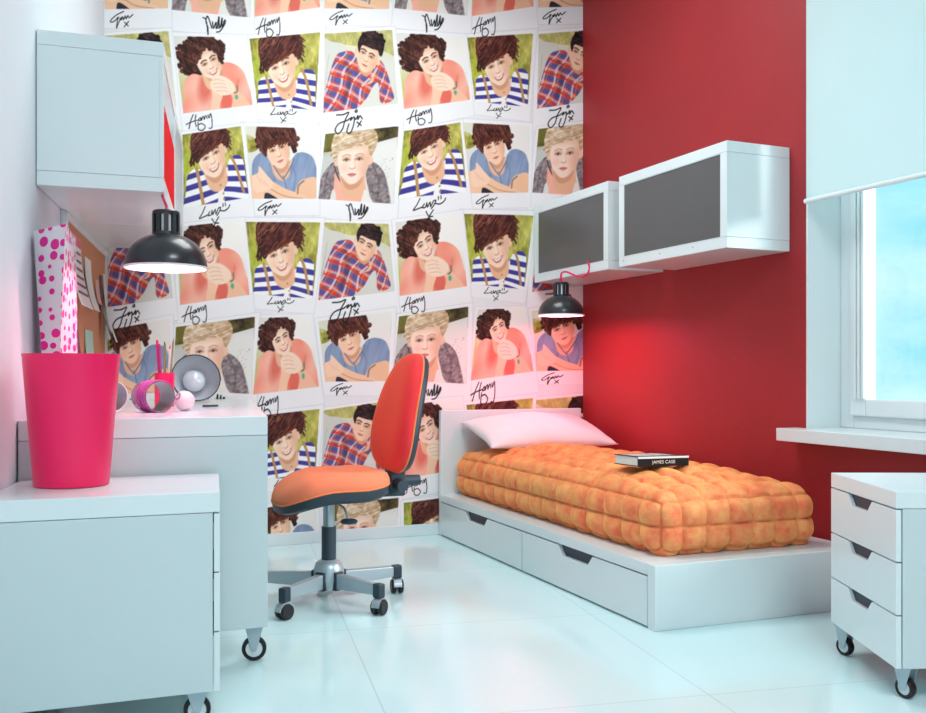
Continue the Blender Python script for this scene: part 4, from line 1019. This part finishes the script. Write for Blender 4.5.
# polka dot gift bag behind it
Dz = .8065
def dotquad(mb, pts, n=8, su=17, sv=25, off=0):
    """pts TL TR BR BL world; makes subdivided quad with uv in dots"""
    TL, TR, BR, BL_ = pts; base = len(mb.v); vs = []; uv = []
    for i in range(n+1):
        for j in range(n+1):
            u, v = i/n, j/n
            vs.append((TL*(1-u)+TR*u)*(1-v)+(BL_*(1-u)+BR*u)*v)
            wid = ((TR-TL).length*(1-v)+(BR-BL_).length*v)
            uv.append(((u-.5)*wid*su+off, v*((BL_-TL).length)*sv+off*1.7))
    fs = []
    for i in range(n):
        for j in range(n): a = i*(n+1)+j; fs.append((a, a+n+1, a+n+2, a+1))
    mb.add(vs, fs); mb.uv = (mb.uv or [])+uv
    return mb
g0 = left_pt(3.05)
bagr = thing('gift_bag', 'tall white gift bag with magenta dots standing behind the pink bucket', 'gift bag', (-1.30, 3.2, Dz))
TLb, TRb = UP(33.5, 231, 3.02), UP(65.5, 224, 2.92)
TRo = UP(74, 236, 3.22)
BLb = UP(46, 372, 3.05); BLb = Vector((BLb.x, BLb.y, Dz)); BRb = UP(76, 400, 3.18); BRb = Vector((BRb.x, BRb.y, Dz))
mb = MB(); dotquad(mb, (TLb, TRb, BLb+Vector((.03, .02, 0)), BLb), off=3)
mb.build('bag_side', 'dots', bagr)
mb = MB(); dotquad(mb, (TRb, TRo, BRb, BLb+Vector((.028, .018, 0))), off=9)
mb.build('bag_front', 'dots', bagr)
TBk = TLb+Vector((-.0, .2, 0)); BBk = BLb+Vector((-.06, .2, 0))
mb = MB(); dotquad(mb, (TLb, TBk, BBk, BLb), off=5); mb.build('bag_side', 'dots', bagr)
BR2 = BRb+Vector((-.03, .09, 0)); TR2 = TRo+Vector((-.03, .09, 0))
mb = MB(); dotquad(mb, (TRo, TR2, BR2, BRb), off=7); mb.build('bag_side', 'dots', bagr)
mb = MB(); dotquad(mb, (TBk, TR2, BR2, BBk), off=11); mb.build('bag_back', 'dots', bagr)
for o_ in bagr.children:
    sm = o_.modifiers.new('solid', 'SOLIDIFY'); sm.thickness = .0015; sm.offset = 0

# cork board with papers on the left wall
ln = Vector((1, LW, 0)).normalized()                       # into the room
def lw(px, py, off=0):
    a = (px-CX)/FPX; Y = -(-LC.x-LW*LC.y)/(a+LW) if False else (LC.x+LW*LC.y)/(a+LW)
    p = Vector((a*Y, Y, H-(py-HY)/FPX*Y)); return p+ln*off
def lbox(mb, Y0, Y1, d0, d1, z0, z1):
    r = [left_pt(Y0)+ln*d0, left_pt(Y1)+ln*d0, left_pt(Y1)+ln*d1, left_pt(Y0)+ln*d1]
    mb.prism([Vector((p.x, p.y, z0)) for p in r], [Vector((p.x, p.y, z1)) for p in r]); return mb
cbz = 1.535
cbd = thing('cork_board', 'cork pinboard in a white frame on the left wall above the desk', 'pinboard', tuple(left_pt(4.2, .92)))
lbox(MB(), 3.62, 4.80, .001, .012, .92, cbz).build('cork_panel', 'cork', cbd)
q = MB(); lbox(q, 3.58, 4.84, .001, .022, cbz, cbz+.026); lbox(q, 3.58, 4.84, .001, .022, .885, .92); lbox(q, 3.58, 3.62, .001, .022, .92, cbz); lbox(q, 4.80, 4.84, .001, .022, .92, cbz)
q.build('frame', 'white', cbd, bevel=.002)
def sheet(name, Y0, Y1, z0, z1, m, label, cat, curl=.02, skew=0, group=None, extra=None):
    mb = MB(); n = 10; vs = []; fs = []
    for i in range(n+1):
        t = i/n; z = z1+(z0-z1)*t; off = .014+curl*t**2.2
        for Y in (Y0, Y1):
            for dd in (0, .0012): p = left_pt(Y+skew*t)+ln*(off+dd); vs.append(Vector((p.x, p.y, z)))
    for i in range(n):
        a = i*4
        fs += [(a, a+4, a+6, a+2), (a+1, a+3, a+7, a+5), (a, a+1, a+5, a+4), (a+2, a+6, a+7, a+3)]
    fs += [(0, 2, 3, 1), (n*4, n*4+1, n*4+3, n*4+2)]
    mb.add(vs, fs); o = mb.build(name, m, None, tuple(left_pt((Y0+Y1)/2, z1)+ln*.014)); tag(o, label, cat, group)
    return o
cal = sheet('calendar', 3.66, 3.98, 1.21, 1.50, 'paper', 'white calendar with pink header and rows of dates pinned to the cork board', 'calendar', .05)
q = MB(); lbox(q, 3.665, 3.975, .0156, .0166, 1.462, 1.498); 
q.build('calendar_header', 'pink', cal)
for j in range(6):
    off = .0156+.05*(max(0, (1.5-(1.43-j*.034))/.29))**2.2
    q = MB(); lbox(q, 3.69, 3.95, off, off+.001, 1.43-j*.034, 1.44-j*.034); q.build('dates_row', 'purple', cal)
sheet('note', 4.09, 4.28, 1.22, 1.45, 'paper', 'white curling note pinned in the middle of the cork board', 'note', .04)
sheet('note', 4.42, 4.56, 1.27, 1.385, 'blush', 'small blush-pink note pinned right of the white curling note', 'note', .015)
sheet('leaflet', 4.58, 4.67, 1.12, 1.42, 'black_gloss', 'dark leaflet hanging at the corner end of the cork board', 'leaflet', .05)
sheet('leaflet', 4.72, 4.79, 1.10, 1.44, 'paper', 'pale leaflet hanging beside the dark one at the corner', 'leaflet', .06)
sheet('postcard', 4.10, 4.34, 1.0, 1.135, 'mint', 'mint green postcard pinned low on the cork board', 'postcard', .01)
sheet('ribbon', 3.74, 3.90, .95, 1.20, 'purple', 'dark purple ribbon hanging below the calendar', 'ribbon', .02, .02)

# ------------------------------------------------------------------ things on the desk
def on_desk(px, Y): return Vector(((px-CX)/FPX*Y, Y, Dz))
# pen cup
pc_ = on_desk(164.5, 3.95)
cup = MB().lathe([(0, .004), (.036, .003), (.037, 0), (.039, .002), (.040, .140), (.0375, .140), (.0365, .008), (0, .008)], 36, Matrix.Translation(pc_)).build('pen_cup', 'pink', None, tuple(pc_), smooth=50)
tag(cup, 'pink pen cup full of pens standing on the desk', 'cup')
pens = [(-.026, .005, 'pink', 0.277, 'pink pen leaning leftmost in the pen cup', .006), (-.014, -.012, 'violet', 0.260, 'violet pen in the pen cup beside the pink one', .0055), (-.004, .015, 'slate', 0.271, 'dark blue pen standing between the violet pen and the olive pencil', .005),
        (.004, -.012, 'wood_pencil', 0.261, 'olive pencil in the middle of the pen cup', .0042), (.018, .002, 'paper', 0.257, 'white pencil with pink tip in the pen cup', .0042), (.029, .004, 'wood_pencil', 0.283, 'tall olive pencil leaning rightmost in the pen cup', .0042)]
for x, y, m_, h, lab, r_ in pens:
    b_ = pc_+Vector((x*.55, y*.7, .012)); t_ = pc_+Vector((x*1.25, y*1.2, h))
    nm = 'pencil' if 'pencil' in lab else 'pen'
    q = MB().tube([b_, b_+(t_-b_)*.93, t_], [r_, r_, r_*.25 if nm == 'pencil' else r_*.7], 8)
    o_ = q.build(nm, m_, None, tuple(b_), smooth=40); tag(o_, lab, nm, 'pens in the pink cup')
    if m_ == 'paper': MB().tube([b_+(t_-b_)*.93, t_+(t_-b_)*.004], [r_*1.05, .001], 8).build('tip', 'pink', o_)
# lying tubes
def lying_tube(px, Y, r, ln_, axis, name, label, mo, mi, rings=False, cat='holder'):
    c = on_desk(px, Y)+zz*(r+.0005); ax = Vector(axis).normalized()
    rt = thing(name, label, cat, (c.x, c.y, Dz))
    T = Matrix.Translation(c) @ ax.to_track_quat('Z', 'Y').to_matrix().to_4x4()
    MB().lathe([(r, -ln_/2), (r, ln_/2), (r-.003, ln_/2), (r-.003, -ln_/2), (r, -ln_/2)], 44, T).build('tube', mo, rt, smooth=40)
    MB().lathe([(r-.0032, -ln_/2+.004), (r-.0032, ln_/2-.001)], 44, T).build('lining', mi, rt, smooth=40)
    if rings:
        for k in range(4):
            z = ln_/2-.012-k*.02
            MB().lathe([(r+.0004, z), (r+.0035, z+.002), (r+.0035, z+.006), (r+.0004, z+.008), (r+.0004, z)], 44, T).build('band', 'violet', rt, smooth=40)
    return rt
lying_tube(153, 3.40, .056, .11, (.70, -.71, 0), 'metal_tube', 'pink-banded metal tube lying open on the desk in front of the pen cup', 'lilac_metal', 'steel_inner', True)
lying_tube(107, 3.42, .057, .10, (.66, -.75, 0), 'metal_tube', 'plain grey metal tube half hidden behind the pink bucket', 'white_inner', 'steel_inner')
bcn = on_desk(184.5, 3.50)+zz*.0375
q = MB().lathe([(.0370*sin(pi*i/18), -.0370*cos(pi*i/18)) for i in range(19)], 36, Matrix.Translation(bcn))
bo_ = q.build('ball', 'ball', None, (bcn.x, bcn.y, Dz), smooth=180); tag(bo_, 'pearly pink ball with a grey ring mark on the desk', 'ball')
dv = Vector((-.45, -.75, .45)).normalized()
T = Matrix.Translation(bcn) @ dv.to_track_quat('Z', 'Y').to_matrix().to_4x4()
MB().lathe([(.008, .0366), (.013, .0352), (.0132, .0358), (.008, .0372), (.008, .0366)], 24, T).build('ring_mark', 'grey_mark', bo_, smooth=40)
pa, pb = on_desk(203, 3.85)+zz*.0055, on_desk(232, 3.95)+zz*.0055
pm_ = pa+(pb-pa)*.5
q = MB().tube([pa, pm_], .005, 10); pr = q.build('marker_pen', 'slate', None, tuple(pa-zz*.0055), smooth=40); tag(pr, 'slim dark pen lying on the desk beside the fallen lamp', 'pen')
MB().tube([pm_, pb], [.0045, .002], 10).build('barrel', 'alu', pr, smooth=40)

# ------------------------------------------------------------------ lights
cp = thing('added_fill_panel', 'square white ceiling panel added as fill light above the chair, nearer the wallpaper', 'added fill light', (-.1, 4.05, ZT-.05), 'added ceiling fill panels')  # added panel, out of view; brightens the wallpaper and floor
q = MB(); q.box(-.75, .55, 3.4, 4.7, ZT-.05, ZT-.001); q.build('housing', 'white', cp)
def area(name, loc, size, power, color, parent=None, rot=(0, 0, 0), sy=None):
    l = bpy.data.lights.new(name, 'AREA'); l.energy = power; l.size = size; l.color = color
    if sy: l.shape = 'RECTANGLE'; l.size_y = sy
    o = bpy.data.objects.new(name, l); COL.objects.link(o); o.location = loc; o.rotation_euler = rot
    return o
area('ceiling_fill', (-.1, 4.05, ZT-.056), 1.25, 31, (.92, .99, 1.0))
cp = thing('added_fill_panel', 'square white ceiling panel added as fill light over the near end of the room', 'added fill light', (1.3, .3, ZT-.05), 'added ceiling fill panels')  # second added panel, out of view near the camera; lifts the furniture fronts
q = MB(); q.box(.65, 1.95, -.35, .95, ZT-.05, ZT-.001); q.build('housing', 'white', cp)
area('ceiling_fill', (1.3, .3, ZT-.056), 1.25, 66, (.88, .99, 1.0))
def point(name, loc, power, color, r=.03):
    l = bpy.data.lights.new(name, 'POINT'); l.energy = power; l.color = color; l.shadow_soft_size = r
    o = bpy.data.objects.new(name, l); COL.objects.link(o); o.location = loc; return o
point('pendant_bulb_light', l2+zz*.02, 7.5, (1, .12, .24), .03)
point('pendant_bulb_light', l1+zz*.02, 4.5, (1, .3, .46), .03)
sn = bpy.data.lights.new('daylight', 'SUN'); sn.energy = 3.0; sn.angle = radians(24); sn.color = (.95, 1, 1)
so = bpy.data.objects.new('daylight', sn); COL.objects.link(so)
so.rotation_euler = Vector((-.9, .24, -.36)).to_track_quat('-Z', 'Y').to_euler()
# sun-like daylight through the window is part of the sky
W_ = bpy.data.worlds.new('sky'); S.world = W_; W_.use_nodes = True
nt = W_.node_tree; bg = nt.nodes['Background']
tc = nt.nodes.new('ShaderNodeTexCoord'); n1 = nt.nodes.new('ShaderNodeTexNoise'); n1.inputs['Scale'].default_value = 2.2; n1.inputs['Detail'].default_value = 8; n1.inputs['Roughness'].default_value = .55
mp = nt.nodes.new('ShaderNodeMapping'); mp.inputs['Scale'].default_value = (1, 1, 3)
nt.links.new(tc.outputs['Generated'], mp.inputs[0]); nt.links.new(mp.outputs[0], n1.inputs['Vector'])
cr = nt.nodes.new('ShaderNodeValToRGB')
cr.color_ramp.elements[0].position = .38; cr.color_ramp.elements[0].color = (*lin((96, 205, 226)), 1)
cr.color_ramp.elements[1].position = .62; cr.color_ramp.elements[1].color = (*lin((205, 240, 242)), 1)
nt.links.new(n1.outputs['Fac'], cr.inputs[0]); nt.links.new(cr.outputs[0], bg.inputs['Color'])
bg.inputs['Strength'].default_value = .9

# ------------------------------------------------------------------ camera
cam = bpy.data.cameras.new('camera'); co_ = bpy.data.objects.new('camera', cam); COL.objects.link(co_)
co_.location = (0, 0, H); co_.rotation_euler = (pi/2, 0, 0)
cam.sensor_width = 36; cam.lens = 36*FPX/926; cam.shift_y = (HY-356.5)/926; cam.clip_start = .05
S.camera = co_
S.view_settings.view_transform = 'Standard'; S.view_settings.look = 'None'; S.view_settings.gamma = 1
S.view_settings.use_curve_mapping = False; S.view_settings.exposure = .5
S.cycles.max_bounces = 8; S.cycles.use_denoising = True
